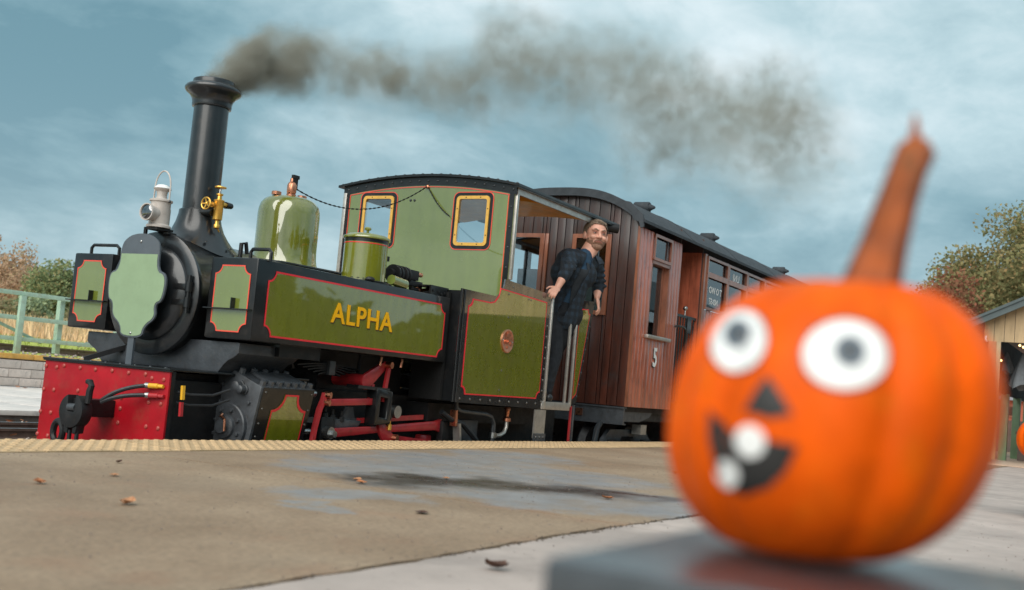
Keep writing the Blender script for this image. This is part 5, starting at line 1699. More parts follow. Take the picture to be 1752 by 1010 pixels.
for bx0 in (11.0, 18.0):
    bg_ = MB().prism([(bx0 - .6, 4.72, .0), (bx0 - .45, 4.72, .10), (bx0 + .45, 4.72, .10), (bx0 + .6, 4.72, 0), (bx0 + .6, 4.72, -.1), (bx0 + .25, 4.72, -.1), (bx0 + .15, 4.72, .03), (bx0 - .15, 4.72, .03), (bx0 - .25, 4.72, -.1), (bx0 - .6, 4.72, -.1)], (0, .04, 0)).build('bogie', 'steel_grey', car)
    for sx in (-.42, .42):
        for y_ in (4.98, 5.80):
            MB().lathe([(.25, 0), (.265, .02), (.23, .08), (.07, .07), (.07, -.04)], (bx0 + sx, y_, -.11), (0, 1 if y_ > 5.4 else -1, 0), 24).build('wheel', 'iron', bg_)
        MB().box(bx0 + sx - .08, bx0 + sx + .08, 4.66, 4.76, -.16, 0).build('axlebox', 'iron', bg_, bevel=.01)
    MB().box(bx0 + .05, bx0 + .2, 4.60, 4.7, .06, .16).build('brake_gear', 'pale_steel', bg_)
MB().tube([(10.37, 4.75, .16), (10.3, 4.75, .10), (10.25, 4.75, -.1), (10.25, 4.75, -.3)], .03, 10).build('vacuum_hose', 'hose', car)
MB().box(9.7, 10.4, 5.3, 5.5, .02, .1).build('drawbar', 'iron', car)


# ================================================================== DRIVER
def driver():
    t = thing('person', (9.08, 4.62, .336), 'bearded person in check overshirt and dark overalls leaning out of the cab doorway', 'person')
    V = Vector
    F = V((-.71, -.70, 0)).normalized()            # chest direction
    SD = V((F.y, -F.x, 0)) * -1                    # towards the image right
    SD = V((-F.y, F.x, 0))
    if SD.x < 0:
        SD = -SD                                   # +X side
    hip = V((9.16, 4.66, 1.13))
    chest = V((9.20, 4.60, 1.50))
    neck = V((9.28, 4.545, 1.70))
    shR = V((9.01, 4.56, 1.62))
    shL = V((9.43, 4.50, 1.625))
    elR = V((8.835, 4.49, 1.475))
    wrR = V((8.735, 4.51, 1.325))
    elL = V((9.545, 4.51, 1.42))
    wrL = V((9.46, 4.47, 1.325))
    hc = V((9.365, 4.49, 1.868))                   # head centre
    kneeR, kneeL = V((9.02, 4.64, .74)), V((9.13, 4.72, .74))
    ftR, ftL = V((8.93, 4.66, .40)), V((9.05, 4.74, .40))
    hipR, hipL = hip - SD * .085, hip + SD * .085
    h = V((-.70, -.71, .06)).normalized()          # gaze
    hu = V((.10, .0, 1)); hu = (hu - h * hu.dot(h)).normalized()
    hs = h.cross(hu)
    if hs.x < 0:
        hs = -hs
    R3 = Matrix((hs * 1.12, h, hu)).transposed() * 1.17
    # ---- body: one continuous surface
    b = MB()
    b.capsule(hip, chest, .115, .118, 16)
    b.capsule(chest - SD * .06, chest + SD * .06, .105, .105, 16)
    b.capsule(shR * .75 + neck * .25 - V((0, 0, .05)), shL * .75 + neck * .25 - V((0, 0, .05)), .048, .048)
    b.capsule(neck - V((0, 0, .06)), hc - hu * .05 - h * .012, .078, .072, 14)
    for a_, e_, w_ in ((shR, elR, wrR), (shL, elL, wrL)):
        b.capsule(a_, e_, .062, .048)
        b.capsule(e_, w_, .047, .029)
    for a_, e_, w_ in ((hipR, kneeR, ftR), (hipL, kneeL, ftL)):
        b.capsule(a_, e_, .095, .062)
        b.capsule(e_, w_, .060, .042)
        b.capsule(w_ - V((0, 0, .035)), w_ + F * .14 - V((0, 0, .045)), .035, .03)
    # head
    HK = 1.17
    P = lambda s, f, u: hc + (hs * s * 1.12 + h * f + hu * u) * HK
    b.ball(P(0, -.015, .035), (.078, .098, .092), 22, R3)
    b.ball(P(0, .012, -.035), (.066, .072, .078), 20, R3)
    b.ball(P(0, .045, -.088), (.040, .034, .028), 14, R3)
    b.capsule(P(0, .083, .018), P(0, .107, -.022), .010, .0155, 10)
    for s in (-1, 1):
        b.ball(P(s * .014, .096, -.024), .0115, 10)
        b.ball(P(s * .036, .066, -.022), (.024, .022, .020), 12, R3)
        b.ball(P(s * .080, -.005, -.005), (.013, .024, .034), 12, R3)
        b.capsule(P(s * .012, .083, .036), P(s * .048, .070, .036), .010, .010, 8)
    b.capsule(P(-.018, .080, -.055), P(.018, .080, -.055), .010, .010, 8)
    # hands: right lies over the sheet top, left hangs over the rear sheet
    def hand(wr, pd, nd, thumb_side, curl):
        pd, nd = pd.normalized(), nd.normalized()
        sd = pd.cross(nd).normalized()
        pc = wr + pd * .05
        Rm = Matrix((sd, pd, nd)).transposed()
        b.ball(pc, (.040, .052, .017), 14, Rm)
        for i, (o, L) in enumerate(((-.029, .060), (-.010, .072), (.010, .068), (.029, .052))):
            p0 = pc + sd * o + pd * .035
            p1 = pc + sd * o * 1.12 + pd * (.04 + L * .5)
            p2 = p1 + (pd * math.cos(curl) - nd * math.sin(curl)).normalized() * L * .42
            p3 = p2 + (pd * math.cos(curl * 1.9) - nd * math.sin(curl * 1.9)).normalized() * L * .34
            b.capsule(p0, p1, .0095, .0092, 8)
            b.capsule(p1, p2, .0092, .0086, 8)
            b.capsule(p2, p3, .0086, .0075, 8)
        q0 = pc - pd * .02 + sd * thumb_side * .028
        q1 = q0 + (sd * thumb_side * .9 + pd * .6).normalized() * .038 - nd * .006
        q2 = q1 + (sd * thumb_side * .3 + pd * .9 - nd * .35).normalized() * .032
        b.capsule(q0, q1, .0125, .0105, 8)
        b.capsule(q1, q2, .0105, .0085, 8)
    hand(wrR, V((-.85, -.12, -.42)), V((-.35, -.45, .85)), 1, .75)
    hand(wrL, V((.02, -.22, -.9)), V((.25, -1, .1)), -1, .5)
    body = grow(b, 'body', .0058, 2, 'skin', t)
    # ---- face details and hair
    for s in (-1, 1):
        e = MB().ball(P(s * .031, .071, .012), (.012, .009, .0055), 12, R3).build('eye', 'eye_white', body)
        MB().ball(P(s * .031 + .003, .0775, .012), .0062, 10).build('iris', 'dark_eye', body)
        MB().tube([P(s * .014, .096, .031), P(s * .032, .088, .041), P(s * .053, .069, .035)], [.0045, .0052, .003], 6).build('eyebrow', 'hair', body)
        MB().tube([P(s * .018, .084, .019), P(s * .031, .084, .0225), P(s * .046, .072, .016)], .003, 6).build('eyelid', 'lip', body)
    MB().tube([P(-.026, .083, -.061), P(-.010, .091, -.056), P(.010, .091, -.0565), P(.026, .082, -.0635)], [.002, .0038, .0038, .002], 6).build('mouth', 'lip', body)
    bd_ = MB()
    bd_.ball(P(0, .012, -.037), (.0675, .0735, .080), 26, R3)
    bd_.ball(P(0, .045, -.089), (.0425, .0365, .031), 16, R3)
    bme_ = bd_.mesh('beard', ORG[t.name], weld=False)
    off = V(ORG[t.name])
    bm = bmesh.new()
    bm.from_mesh(bme_)
    kill = []
    for f in bm.faces:
        c = (f.calc_center_median() + off - hc) / HK
        s_, f_, u_ = c.dot(hs), c.dot(h), c.dot(hu)
        lim = -.070 + (abs(s_) / .066) ** 2 * .035
        if abs(s_) < .024 and f_ > .04:
            lim = -.068
        if u_ > lim or f_ < -.02:
            kill.append(f)
    bmesh.ops.delete(bm, geom=kill, context='FACES')
    bm.to_mesh(bme_)
    bm.free()
    link('beard', bme_, 'beard', body)
    MB().tube([P(-.034, .080, -.062), P(-.022, .090, -.047), P(0, .097, -.043), P(.022, .090, -.047), P(.034, .080, -.062)], [.003, .0045, .0045, .0045, .003], 6).build('moustache', 'beard', body)
    hr = MB()
    hr.ball(P(0, -.020, .043), (.085, .103, .098), 40, R3)
    hme = hr.mesh('hair', ORG[t.name], weld=False)
    bm = bmesh.new()
    bm.from_mesh(hme)
    kill = []
    for f in bm.faces:
        c = (f.calc_center_median() + off - hc) / HK
        s_, f_, u_ = c.dot(hs), c.dot(h), c.dot(hu)
        hl = .094 - max(0, abs(s_) - .045) * 1.3
        if (f_ > .025 and u_ < hl) or (f_ <= .025 and f_ > -.03 and u_ < (.05 if abs(s_) < .07 else -.0)) or u_ < -.05:
            kill.append(f)
    bmesh.ops.delete(bm, geom=kill, context='FACES')
    for v in bm.verts:
        n_ = v.co.copy()
        k = math.sin(n_.x * 160) * math.sin(n_.y * 170 + 1) * math.sin(n_.z * 150)
        v.co += v.normal * (k * .004 + .002) if v.normal.length else V()
    bm.to_mesh(hme)
    bm.free()
    hme.shade_smooth()
    link('hair', hme, 'hair', body)
    qf = MB()
    r_ = random.Random(4)
    for k in range(26):
        s0 = -.055 + .11 * k / 25
        qf.tube([P(s0, .050 - abs(s0) * .5, .122 - abs(s0) * .2), P(s0 + r_.uniform(-.008, .012), .072 - abs(s0) * .6, .112 - abs(s0) * .3), P(s0 + r_.uniform(-.004, .016), .077 - abs(s0) * .6, .098 - abs(s0) * .3)], [.008, .0065, .002], 6)
    qf.build('fringe', 'hair', body, weld=False)
    # ---- clothes
    tr = MB()
    tr.capsule(hip + V((0, 0, .12)), hip, .126, .132, 16)
    for a_, e_, w_ in ((hipR, kneeR, ftR), (hipL, kneeL, ftL)):
        tr.capsule(a_, e_, .112, .080)
        tr.capsule(e_, w_ - V((0, 0, .01)), .078, .066)
    for (a_, e_, w_) in ((hipR, kneeR, ftR), (hipL, kneeL, ftL)):
        for k in range(4):
            p = e_.lerp(w_, .15 + .26 * k) + F * .05
            tr.capsule(p - SD * .03 + V((0, 0, .012)), p + SD * .03, .022, .02, 8)
    grow(tr, 'overalls', .010, 3, 'denim', t)
    for w_ in (ftR, ftL):
        bt = MB()
        bt.capsule(w_ - F * .04 - V((0, 0, .028)), w_ + F * .15 - V((0, 0, .032)), .046, .040, 12)
        bt.capsule(w_ + V((0, 0, .06)), w_, .052, .05, 12)
        grow(bt, 'boot', .009, 2, 'boot', t)
    ts = MB()
    ts.capsule(hip + V((0, 0, .1)), chest, .128, .134, 16)
    ts.capsule(chest - SD * .06, chest + SD * .06, .128, .128, 16)
    ts.capsule(chest + V((0, 0, .1)), neck - V((0, 0, .07)), .112, .078, 16)
    ts.capsule(shR * .7 + neck * .3 - V((0, 0, .06)), shL * .7 + neck * .3 - V((0, 0, .06)), .056, .056)
    ts.capsule(neck - V((0, 0, .09)), neck - V((0, 0, .03)) + F * .01, .092, .076, 14)
    grow(ts, 't_shirt', .010, 3, 'tee', t)
    bb = MB()
    bb.capsule(hip + V((0, 0, .05)), chest, .139, .144, 18)
    bb.capsule(chest - SD * .06, chest + SD * .06, .137, .137, 18)
    bme2 = grow(bb, 'bib', .009, 3, None, t)
    bm = bmesh.new()
    bm.from_mesh(bme2)
    kill = []
    for f in bm.faces:
        c = f.calc_center_median() + off
        d_ = c - chest
        if d_.dot(F) < .03 or abs(d_.dot(SD) - .03) > .085 or c.z > chest.z + .035:
            strap = d_.dot(F) > .0 and chest.z < c.z and min(abs(d_.dot(SD) + .04), abs(d_.dot(SD) - .10)) < .016
            if not strap:
                kill.append(f)
    bmesh.ops.delete(bm, geom=kill, context='FACES')
    bmesh.ops.solidify(bm, geom=bm.faces, thickness=.004)
    bm.to_mesh(bme2)
    bm.free()
    bme2.shade_smooth()
    link('bib', bme2, 'bib', t)
    sh_ = MB()
    sh_.capsule(hip + V((0, 0, -.03)), chest, .156, .158, 18)
    sh_.capsule(chest - SD * .07, chest + SD * .07, .146, .146, 18)
    sh_.capsule(chest + V((0, 0, .10)) - SD * .05, neck - V((0, 0, .07)), .13, .10, 16)
    sh_.capsule(chest + V((0, 0, .10)) + SD * .05, neck - V((0, 0, .07)), .13, .10, 16)
    sh_.capsule(shR - V((0, 0, .012)), shL - V((0, 0, .012)), .074, .074, 14)
    sh_.capsule(neck - V((0, 0, .08)), neck - V((0, 0, .005)) - h * .02, .098, .088, 14)
    wR = elR.lerp(wrR, .30)
    wL = elL.lerp(wrL, .25)
    for a_, e_, w_ in ((shR, elR, wR), (shL, elL, wL)):
        sh_.capsule(a_, e_, .076, .060)
        sh_.capsule(e_, w_, .060, .052)
        sh_.capsule(e_.lerp(w_, .8), w_, .058, .058, 12)
        for k in range(4):
            p = a_.lerp(e_, .2 + .22 * k)
            ax = (e_ - a_).normalized()
            o_ = (F - ax * F.dot(ax)).normalized() * .055
            q_ = ax.cross(o_).normalized() * .05
            sh_.capsule(p + o_ - q_ + ax * .015, p + o_ * 1.05 + q_ - ax * .01, .018, .014, 8)
    me_ = grow(sh_, 'overshirt', .009, 3, None, t)
    bm = bmesh.new()
    bm.from_mesh(me_)
    kill = []
    for f in bm.faces:
        c = f.calc_center_median() + off
        d_ = c - chest
        ff = d_.dot(F)
        ss = d_.dot(SD) - .045 - (c.z - chest.z) * .46
        zz = c.z
        half = .046 - max(0, chest.z - zz) * .02
        dn = (c - neck)
        ring = Vector((dn.x, dn.y)).length
        if (ff > .03 and abs(ss) < half and zz > hip.z - .03) or (ring < .078 and zz > neck.z - .02) or (zz < hip.z - .15):
            kill.append(f)
    bmesh.ops.delete(bm, geom=kill, context='FACES')
    bmesh.ops.solidify(bm, geom=bm.faces, thickness=.007)
    bm.to_mesh(me_)
    bm.free()
    me_.shade_smooth()
    os_ = link('overshirt', me_, 'plaid', t)
    cl_ = MB()
    for s in (-1, 1):
        a_ = neck + SD * s * .075 - F * .02 + V((0, 0, .012))
        b2 = neck + SD * s * .085 + F * .06 - V((0, 0, .035))
        c2 = neck + SD * (s * .075 + .03) + F * .115 - V((0, 0, .105))
        cl_.prism([a_, b2, c2, c2 + SD * s * .05 + V((0, 0, .012)), b2 + SD * s * .045 + V((0, 0, .0)), a_ + SD * s * .035 - V((0, 0, .02))], F * .008 + V((0, 0, .008)))
    cl_.build('collar', 'plaid', os_, weld=False)
    pk = chest - SD * .085 + F * .150 + V((0, 0, .03))
    MB().prism([pk - SD * .05 + V((0, 0, .02)) - F * .02, pk + SD * .045 + V((0, 0, .02)), pk + SD * .045 - V((0, 0, .015)), pk - V((0, 0, .03)), pk - SD * .05 - V((0, 0, .015)) - F * .02], F * .008).build('pocket_flap', 'plaid', os_)
    return t


driver()


# ================================================================== PUMPKINS AND BENCH
def pumpkin(loc, R, H, ribs, seed, label, name='pumpkin', phase=0.0, lean=(0, 0)):
    """loc: centre; R: mid radius; H: half height"""
    t = thing(name, (loc[0], loc[1], loc[2] - H), label, 'pumpkin')
    n, m_ = 120, 44
    vs, fs = [], []
    c = Vector(loc)
    r_ = random.Random(seed)
    amp = [r_.uniform(.7, 1.3) for _ in range(ribs)]
    def pt(th, a):
        q = a * ribs / (2 * PI)
        i = int(math.floor(q)) % ribs
        g = (abs(math.cos((q % 1.0 - .5) * PI))) ** .55
        k = (1 - (1 - g) * .075 * amp[i]) * (1 + .02 * (amp[(i * 5 + 2) % ribs] - 1))
        sq = abs(math.sin(th)) ** .84
        rr = R * sq * (k if math.sin(th) > .02 else 1)
        z = H * math.copysign(abs(math.cos(th)) ** .95, math.cos(th))
        dip = math.exp(-(math.sin(th) / .28) ** 2)
        z -= math.copysign(1, z) * dip * H * (.20 if z > 0 else .12)
        return Vector((rr * math.cos(a + phase) + lean[0] * z, rr * math.sin(a + phase) + lean[1] * z, z))
    for i in range(m_ + 1):
        for k in range(n):
            vs.append(c + pt(PI * i / m_, 2 * PI * k / n))
    for i in range(m_):
        for k in range(n):
            k2 = (k + 1) % n
            fs.append((i * n + k, (i + 1) * n + k, (i + 1) * n + k2, i * n + k2))
    o = MB().add(vs, fs).build('flesh', 'pumpkin', t, sharp=180)
    return t, o


PC = Vector((.761, .184, .4325))
pk1, fl1 = pumpkin(PC, .1045, .0965, 13, 3, 'large orange pumpkin with googly eyes and a toothy painted grin on the dark bench', phase=.3, lean=(.04, -.10))
# stem: ribbed, leaning right, knobbed at the cut end
st_pts = [Vector(p) for p in ((.763, .170, .500), (.764, .164, .522), (.765, .158, .548), (.767, .152, .576), (.769, .146, .600), (.7705, .1415, .614), (.7705, .1405, .620))]
st_r = [.026, .0180, .0145, .0124, .0114, .0118, .006]
sm_ = MB().tube(st_pts, st_r, 10)
for i, (x, y, z) in enumerate(sm_.v):
    ring, k = divmod(i, 10)
    p = st_pts[min(ring, 6)]
    g = 1.13 if k % 2 else .84
    sm_.v[i] = (p.x + (x - p.x) * g, p.y + (y - p.y) * g, z)
sm_.build('stem', 'stem', pk1, sharp=60)
MB().tube([(.7695, .1425, .618), (.769, .143, .626), (.769, .1435, .636)], [.004, .003, .0012], 6).build('stem_tip', 'stem', pk1)

# painted features follow the skin: cast from the viewer's side of the pumpkin on to its surface
from mathutils.bvhtree import BVHTree
FD = (EYE - PC).normalized()                     # side that faces the platform's open end
FR = rt - FD * rt.dot(FD)
FR.normalize()
FU = FD.cross(FR)
if FU.z < 0:
    FU = -FU
loc0 = Vector(ORG[pk1.name])
bvh = BVHTree.FromPolygons([v.co + loc0 for v in fl1.data.vertices], [p.vertices[:] for p in fl1.data.polygons])


def decal(pts, name, m, lift, parent, sub=5):
    """flat shape given in metres right/up of the pumpkin's middle, laid on to the skin"""
    cx = sum(p[0] for p in pts) / len(pts)
    cy = sum(p[1] for p in pts) / len(pts)
    n = len(pts)
    vs, fs = [], []
    for j in range(sub + 1):
        k = j / sub
        for (a, b) in pts:
            A, B = cx + (a - cx) * max(k, .001), cy + (b - cy) * max(k, .001)
            o = PC + FR * A + FU * B + FD * .5
            hit, nr, _, _ = bvh.ray_cast(o, -FD)
            if hit is None:
                hit, nr, _, _ = bvh.find_nearest(PC + FR * A + FU * B + FD * .06)
            if nr.dot(FD) < 0:
                nr = -nr
            vs.append(hit + nr * lift)
    for j in range(sub):
        for i in range(n):
            i2 = (i + 1) % n
            fs.append((j * n + i, j * n + i2, (j + 1) * n + i2, (j + 1) * n + i))
    base = len(vs)
    outer = [vs[sub * n + i] - FD * (lift + .0008) for i in range(n)]
    vs += outer
    for i in range(n):
        i2 = (i + 1) % n
        fs.append((sub * n + i, sub * n + i2, base + i2, base + i))
    return MB().add(vs, fs).build(name, m, parent, sharp=60)


K = .000352
def px(x, y):
    return ((x - 1425) * K, -(y - 710) * K)


def oval(cx, cy, rx, ry, n=30):
    a, b = px(cx, cy)
    return [(a + rx * K * math.cos(2 * PI * i / n), b + ry * K * math.sin(2 * PI * i / n)) for i in range(n)]


for (ex, ey, rx, ry, pxx, pyy, pr) in ((1275, 577, 50, 55, 1275, 566, 17), (1451, 607, 67, 57, 1459, 603, 17)):
    e0 = decal(oval(ex, ey, rx + 5, ry + 5), 'eye_outline', 'sticker_black', .0006, pk1)
    e1 = decal(oval(ex, ey, rx, ry), 'eye', 'paper_white', .0012, pk1)
    decal(oval(pxx, pyy, pr + 8, pr + 10), 'iris', 'pupil', .0020, e1)
    decal(oval(pxx, pyy, pr * .6, pr * .7), 'pupil', 'sticker_black', .0027, e1)
decal([px(1326, 640), px(1343, 664), px(1366, 704), px(1330, 712), px(1287, 700), px(1306, 666)], 'nose', 'sticker_black', .0012, pk1)
mo = decal([px(*p) for p in ((1222, 695), (1246, 718), (1270, 738), (1298, 748), (1332, 748), (1374, 756), (1352, 796), (1324, 824), (1283, 840), (1250, 824), (1230, 792), (1222, 745))], 'mouth', 'sticker_black', .0012, pk1)
decal(oval(1297, 749, 25, 27, 18), 'tooth', 'paper_white', .0022, mo)
decal(oval(1255, 805, 22, 24, 18), 'tooth', 'paper_white', .0022, mo)

# dark bench the pumpkin sits on
bn = thing('bench', (.71, -.25, 0), 'dark painted bench with worn bluish top under the grinning pumpkin', 'bench')
MB().box(.588, .842, -.85, .298, .288, .3405).build('seat', 'bench', bn, bevel=.006)
for y in (.22, -.77):
    MB().box(.62, .81, y - .03, y + .03, 0, .287).build('leg', 'bench', bn, bevel=.004)
MB().box(.70, .73, -.738, .188, .12, .17).build('stretcher', 'bench', bn, bevel=.004)

pk2, fl2 = pumpkin(Vector((6.66, .503, .404)), .122, .112, 11, 9, 'second orange pumpkin on a white block cut by the right edge of the frame', phase=.1)
MB().tube([(6.66, .503, .49), (6.66, .50, .53), (6.67, .48, .56)], [.02, .014, .012], 8).build('stem', 'stem', pk2)
pb = MB().box(6.45, 6.9, .10, .535, -.003, .293).build('display_block', 'paving', None, bevel=.01)
tag(pb, 'pale block under the second pumpkin at the right edge of the frame', 'block')


# ================================================================== SHELTER
sh = thing('shelter', (18.2, .4, 0), 'open timber platform shelter with pale boards, slate fascia and green posts', 'shelter')
SX, SY = 16.3, 1.87
def rk(y):                      # roof rake: rises towards the middle
    return 1.745 + (2.14 - y) * .50


fa = MB().prism([(SX - .22, 2.16, rk(2.16)), (SX - .22, 2.16, rk(2.16) + .10), (SX - .22, .3, rk(.3) + .10), (SX - .22, .3, rk(.3))], (.05, 0, 0)).prism([(SX - .22, .3, rk(.3)), (SX - .22, .3, rk(.3) + .10), (SX - .22, -1.7, rk(2.3) + .10), (SX - .22, -1.7, rk(2.3))], (.05, 0, 0)).build('fascia', 'shed_roof', sh, weld=False)
MB().prism([(SX - .24, 2.2, rk(2.2) + .085), (SX - .24, .3, rk(.3) + .085), (SX - .24, .3, rk(.3) + .125), (SX - .24, 2.2, rk(2.2) + .125)], (6.6, 0, 0)).prism([(SX - .24, .3, rk(.3) + .085), (SX - .24, -1.74, rk(2.34) + .085), (SX - .24, -1.74, rk(2.34) + .125), (SX - .24, .3, rk(.3) + .125)], (6.6, 0, 0)).build('roof', 'shed_roof', sh, weld=False)
y = 1.99
while y > -1.4:
    y2 = y - .125
    ya, yb_ = (y, y2)
    top = lambda q: rk(q) if q > .3 else rk(.6 - q)
    MB().prism([(SX, ya - .003, 1.60), (SX, yb_ + .003, 1.60), (SX, yb_ + .003, top(yb_) + .03), (SX, ya - .003, top(ya) + .03)], (.025, 0, 0)).build('board', 'shed_wood', sh)
    y = y2
MB().box(SX - .012, SX + .03, 1.83, 1.93, 0, 1.6).build('corner_post', 'shed_post', sh, bevel=.006)
MB().box(SX - .005, SX + .035, 1.775, 1.83, .05, 1.6).build('corner_board', 'shed_wood', sh, bevel=.004)
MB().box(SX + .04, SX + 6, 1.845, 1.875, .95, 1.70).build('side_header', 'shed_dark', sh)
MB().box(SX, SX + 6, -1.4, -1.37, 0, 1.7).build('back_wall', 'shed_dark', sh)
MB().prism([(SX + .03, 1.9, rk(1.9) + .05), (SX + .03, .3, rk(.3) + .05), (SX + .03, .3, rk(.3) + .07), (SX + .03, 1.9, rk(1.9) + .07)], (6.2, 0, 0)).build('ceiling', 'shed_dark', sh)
for x in (17.9, 19.6, 21.3):
    MB().box(x - .055, x + .055, 1.80, 1.91, .01, .96).build('post', 'shed_green', sh, bevel=.006)
MB().box(15.5, 22.5, -1.6, 2.0, -.0005, .012).build('plinth', 'kerb_pale', sh)
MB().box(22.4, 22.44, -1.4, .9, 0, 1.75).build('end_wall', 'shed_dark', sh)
MB().tube([(SX - .03, 1.96, 1.66), (SX - .05, 1.965, 1.63), (SX - .06, 1.955, 1.60), (SX - .04, 1.945, 1.59)], .012, 8).build('hook', 'white', sh)
# picnic bench and fence inside/behind, seen through the open side
tb = thing('picnic_bench', (19.0, 1.5, .012), 'dark slatted picnic bench inside the shelter behind the green post', 'bench')
MB().box(18.5, 20.2, 1.35, 1.75, .40, .44).build('top', 'wood_dark', tb, bevel=.004)
for x in (18.62, 20.05):
    MB().box(x - .03, x + .03, 1.38, 1.72, .012, .40).build('leg', 'wood_dark', tb)
wf = thing('fence', (26, 2.5, 0), 'old grey-brown close-boarded fence behind the shelter', 'fence')
for k in range(34):
    MB().box(25.95, 25.98, 1.2 + k * .075, 1.27 + k * .075, 0, .66 + .02 * (k % 3)).build('board', 'wood_dark', wf)
# hanging cloths
def ghost(x, y, z, h_, label, seed):
    r_ = random.Random(seed)
    mb = MB()
    n = 22
    vs, fs = [], []
    rows = 8
    for j in range(rows + 1):
        t = j / rows
        for i in range(n):
            a = 2 * PI * i / n
            fold = 1 + .28 * math.sin(a * 5 + seed) * t
            rr = (.02 + .16 * t ** .8) * fold * h_ / .5
            zz = z - h_ * t - (.10 * h_ * (1 + math.sin(a * 3 + seed)) * t * t if j == rows else 0)
            vs.append((x + rr * math.cos(a), y + rr * math.sin(a), zz))
    for j in range(rows):
        for i in range(n):
            i2 = (i + 1) % n
            fs.append((j * n + i, j * n + i2, (j + 1) * n + i2, (j + 1) * n + i))
    o = mb.add(vs, fs).build('hanging_cloth', 'cloth', None, sharp=180)
    return tag(o, label, 'cloth', 'gauze cloths hung in the shelter')


ghost(17.0, 1.56, 1.50, .42, 'larger grey gauze cloth hanging in the shelter opening near the right edge', 1)
ghost(17.3, 1.80, 1.53, .26, 'smaller grey gauze cloth hanging beside the corner post of the shelter', 2)
# warm string bulbs under the gable
bl_m, bnt, bout = new_mat('warm_bulb')
em = bnt.n('ShaderNodeEmission')
em.inputs[0].default_value = (1, .62, .25, 1)
em.inputs[1].default_value = 3.0
bnt.put(bout.inputs[0], em.outputs[0])
for k, (yy, zz) in enumerate(((1.56, 1.575), (1.515, 1.555), (1.46, 1.57), (1.78, 1.36))):
    o = MB().ball((SX + .15, yy, zz), .016, 10).build('bulb', bl_m)
    tag(o, ['small warm bulb furthest left on the string under the shelter gable', 'small warm bulb in the middle of the string under the gable', 'small warm bulb nearest the right edge under the gable', 'small warm bulb low beside the shelter corner post'][k], 'bulb', 'warm string bulbs in the shelter')
# red hut far behind
ht = thing('hut', (37.5, 3.4, 0), 'small red boarded hut with grey roof seen through the open shelter', 'hut')
MB().box(36.9, 39.5, 2.0, 5.0, 0, 1.35).build('wall', 'hut_red', ht)
MB().prism([(36.7, 1.8, 1.35), (36.7, 5.2, 1.35), (36.7, 3.4, 2.1)], (3, 0, 0)).build('roof', 'hut_roof', ht)
hwn = MB().box(36.86, 36.9, 3.55, 3.95, .85, 1.2).build('window', 'frame_wood', ht)
MB().box(36.85, 36.86, 3.6, 3.9, .9, 1.15).build('pane', 'glass', hwn)

# ================================================================== FALLEN LEAVES ON THE PLATFORM
def fallen(x, y, s, a, m, label, curl=.5):
    n = 9
    vs, fs = [], []
    for i in range(n):
        t = i / (n - 1)
        w_ = s * .42 * math.sin(PI * min(1, t * .96 + .04)) ** .8
        for j in (-1, 0, 1):
            u_ = (t - .5) * s
            v_ = w_ * j
            z = .004 + curl * s * .35 * (abs(j) * .6 + (t - .4) ** 2 * 1.6)
            vs.append((x + u_ * math.cos(a) - v_ * math.sin(a), y + u_ * math.sin(a) + v_ * math.cos(a), z))
    for i in range(n - 1):
        for j in range(2):
            k = i * 3 + j
            fs.append((k, k + 1, k + 4, k + 3))
    mb = MB().add(vs, fs)
    mb.tube([(x - .5 * s * math.cos(a), y - .5 * s * math.sin(a), .008), (x - .75 * s * math.cos(a + .3), y - .75 * s * math.sin(a + .3), .012)], .0012, 5)
    o = mb.build('fallen_leaf', m, None, sharp=180)
    return tag(o, label, 'leaf', 'leaves fallen on the platform')


LV = [(2.375, 2.551, .055, .3, 'leaf_tan', 'tan curled leaf on the brown concrete, largest at lower left', .8),
      (2.458, 3.037, .045, 1.2, 'leaf_brown', 'small brown leaf on the concrete farthest to the left', .7),
      (2.411, 1.346, .060, 2.6, 'leaf_dark', 'dark curled leaf on the pale paving near the bench', .9),
      (3.208, 3.519, .030, .2, 'leaf_dark', 'tiny dark leaf near the tactile strip left of centre', .9),
      (2.864, 3.157, .042, .8, 'leaf_tan', 'flat tan leaf just below the tiny dark leaf', .3),
      (3.80, 2.80, .045, .1, 'leaf_tan', 'pale leaf at the left rim of the wet patch, upper of two', .5),
      (3.72, 2.72, .050, 1.0, 'leaf_brown', 'brown leaf at the left rim of the wet patch, lower of two', .5),
      (4.45, 1.98, .045, 2.2, 'leaf_brown', 'reddish leaf at the right end of the wet patch', .8),
      (4.35, 2.72, .04, .5, 'leaf_tan', 'pale leaf lying between the two dark oily pools', .4),
      (3.15, 2.05, .055, .4, 'leaf_dark', 'dark twig-like leaf below the wet patch', .2),
      (2.70, 3.86, .03, .4, 'leaf_brown', 'small brown leaf against the tactile strip', .6),
      (6.6, 2.5, .05, .4, 'leaf_brown', 'brown leaf far back on the concrete beside the pumpkin', .6)]
for a in LV:
    fallen(*a)

# ================================================================== SMOKE
sm_m, snt, sout = new_mat('coal_smoke')
pv_ = snt.n('ShaderNodeVolumePrincipled')
tcO = snt.n('ShaderNodeTexCoord').outputs['Object']
gP = snt.n('ShaderNodeNewGeometry').outputs['Position']
wv = snt.vec('SCALE', snt.vec('SUBTRACT', snt.n('ShaderNodeTexNoise', i_Vector=gP, i_Scale=3.2, i_Detail=5.0, i_Roughness=.6).outputs[1], (.5, .5, .5)), .9)
rad = snt.vec('LENGTH', snt.vec('ADD', tcO, wv), out=1)
fall = snt.math('SUBTRACT', 1.0, snt.sstep(rad, .12, .92))
nz_ = snt.math('MULTIPLY', snt.sstep(snt.noise(gP, 5.0, 6, .62, .3), .38, .66), snt.sstep(snt.noise(gP, 2.2, 4, .6, .3), .36, .60))
col_ = snt.n('ShaderNodeObjectInfo').outputs['Color']
sc_ = snt.n('ShaderNodeSeparateColor')
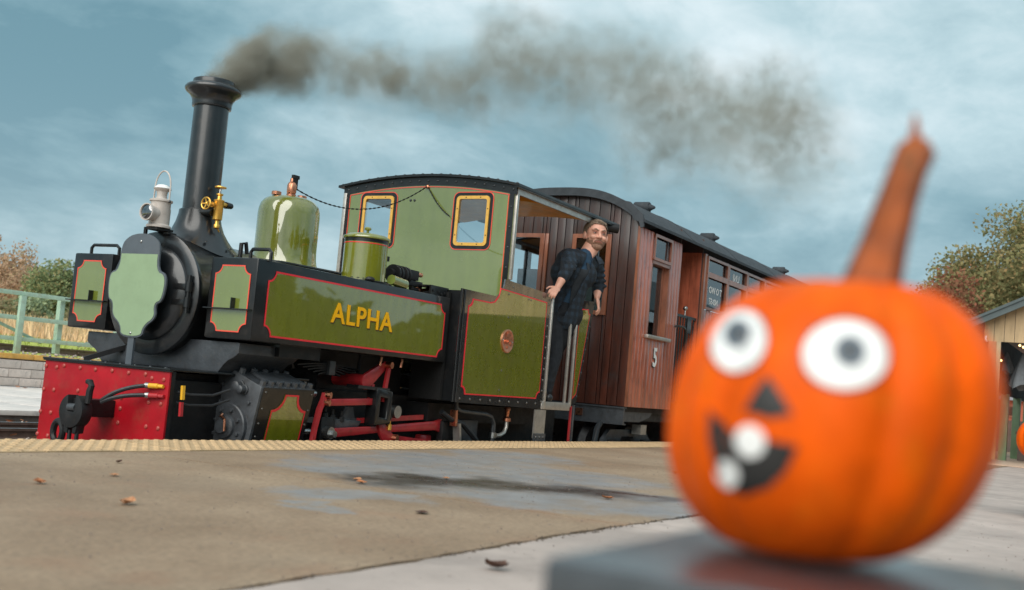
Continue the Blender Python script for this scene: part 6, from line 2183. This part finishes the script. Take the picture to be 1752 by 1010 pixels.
snt.put(sc_.inputs[0], col_)
dens = snt.math('MULTIPLY', snt.math('MULTIPLY', fall, snt.math('ADD', snt.math('MULTIPLY', nz_, 1.15), .10)), snt.math('MULTIPLY', sc_.outputs[0], 25.0))
snt.put(pv_.inputs['Density'], dens)
pv_.inputs['Color'].default_value = (.42, .41, .35, 1)
snt.put(sout.inputs['Volume'], pv_.outputs[0])
smk = thing('smoke', (5.4, YC, 2.2), '', None)
del smk['label']
smk['kind'] = 'stuff'
PUFF = [(5.42, 2.27, 0.13, 0.806), (5.5, 2.34, 0.17, 0.806), (5.66, 2.42, 0.22, 0.576), (5.89, 2.52, 0.27, 0.48), (6.1, 2.62, 0.28, 0.48), (6.45, 2.67, 0.29, 0.153), (6.76, 2.71, 0.33, 0.134), (7.09, 2.78, 0.3, 0.111), (7.4, 2.9, 0.33, 0.122), (7.44, 2.76, 0.26, 0.111), (7.85, 2.94, 0.34, 0.049), (8.37, 3.06, 0.44, 0.069), (8.82, 3.17, 0.46, 0.098), (8.95, 3.47, 0.52, 0.098), (9.22, 3.72, 0.48, 0.083), (9.66, 3.93, 0.38, 0.039), (9.97, 3.69, 0.55, 0.082), (10.8, 3.93, 0.605, 0.058), (11.9, 4.15, 0.77, 0.058), (13.0, 3.9, 0.99, 0.041), (13.87, 4.6, 0.62, 0.049), (14.37, 4.4, 0.75, 0.054), (15.26, 4.3, 0.85, 0.037), (17.31, 5.42, 0.85, 0.054), (17.9, 4.95, 1.0, 0.034), (17.0, 4.25, 1.1, 0.024), (19.2, 4.8, 1.2, 0.022), (13.0, 3.72, 0.88, 0.035), (7.1, 2.5, 0.33, 0.037), (9.6, 3.3, 0.6, 0.02), (5.37, 2.245, 0.1, 0.8), (5.58, 2.38, 0.19, 0.55), (5.75, 2.47, 0.22, 0.5), (6.0, 2.57, 0.26, 0.42), (6.27, 2.65, 0.28, 0.28), (6.6, 2.7, 0.3, 0.136), (7.25, 2.84, 0.3, 0.122), (7.62, 2.85, 0.34, 0.082), (8.1, 3.0, 0.4, 0.065), (8.6, 3.1, 0.44, 0.071), (10.4, 3.6, 0.5, 0.054), (11.2, 3.9, 0.55, 0.048), (12.4, 4.2, 0.6, 0.048), (16.2, 4.8, 0.9, 0.041), (18.6, 5.2, 0.9, 0.034)]
sph = MB().ball((0, 0, 0), 1.0, 20).mesh('puff')
for i, (x, z, r_, dn) in enumerate(PUFF):
    o = link('puff', sph, sm_m, smk, (x - 5.4, rnd.uniform(-.05, .05), z - 2.2), kind='stuff')
    o.scale = (r_ * 1.25,) * 3
    o.rotation_euler = (0, 0, rnd.uniform(0, 6))
    o.color = (dn, dn, dn, 1)
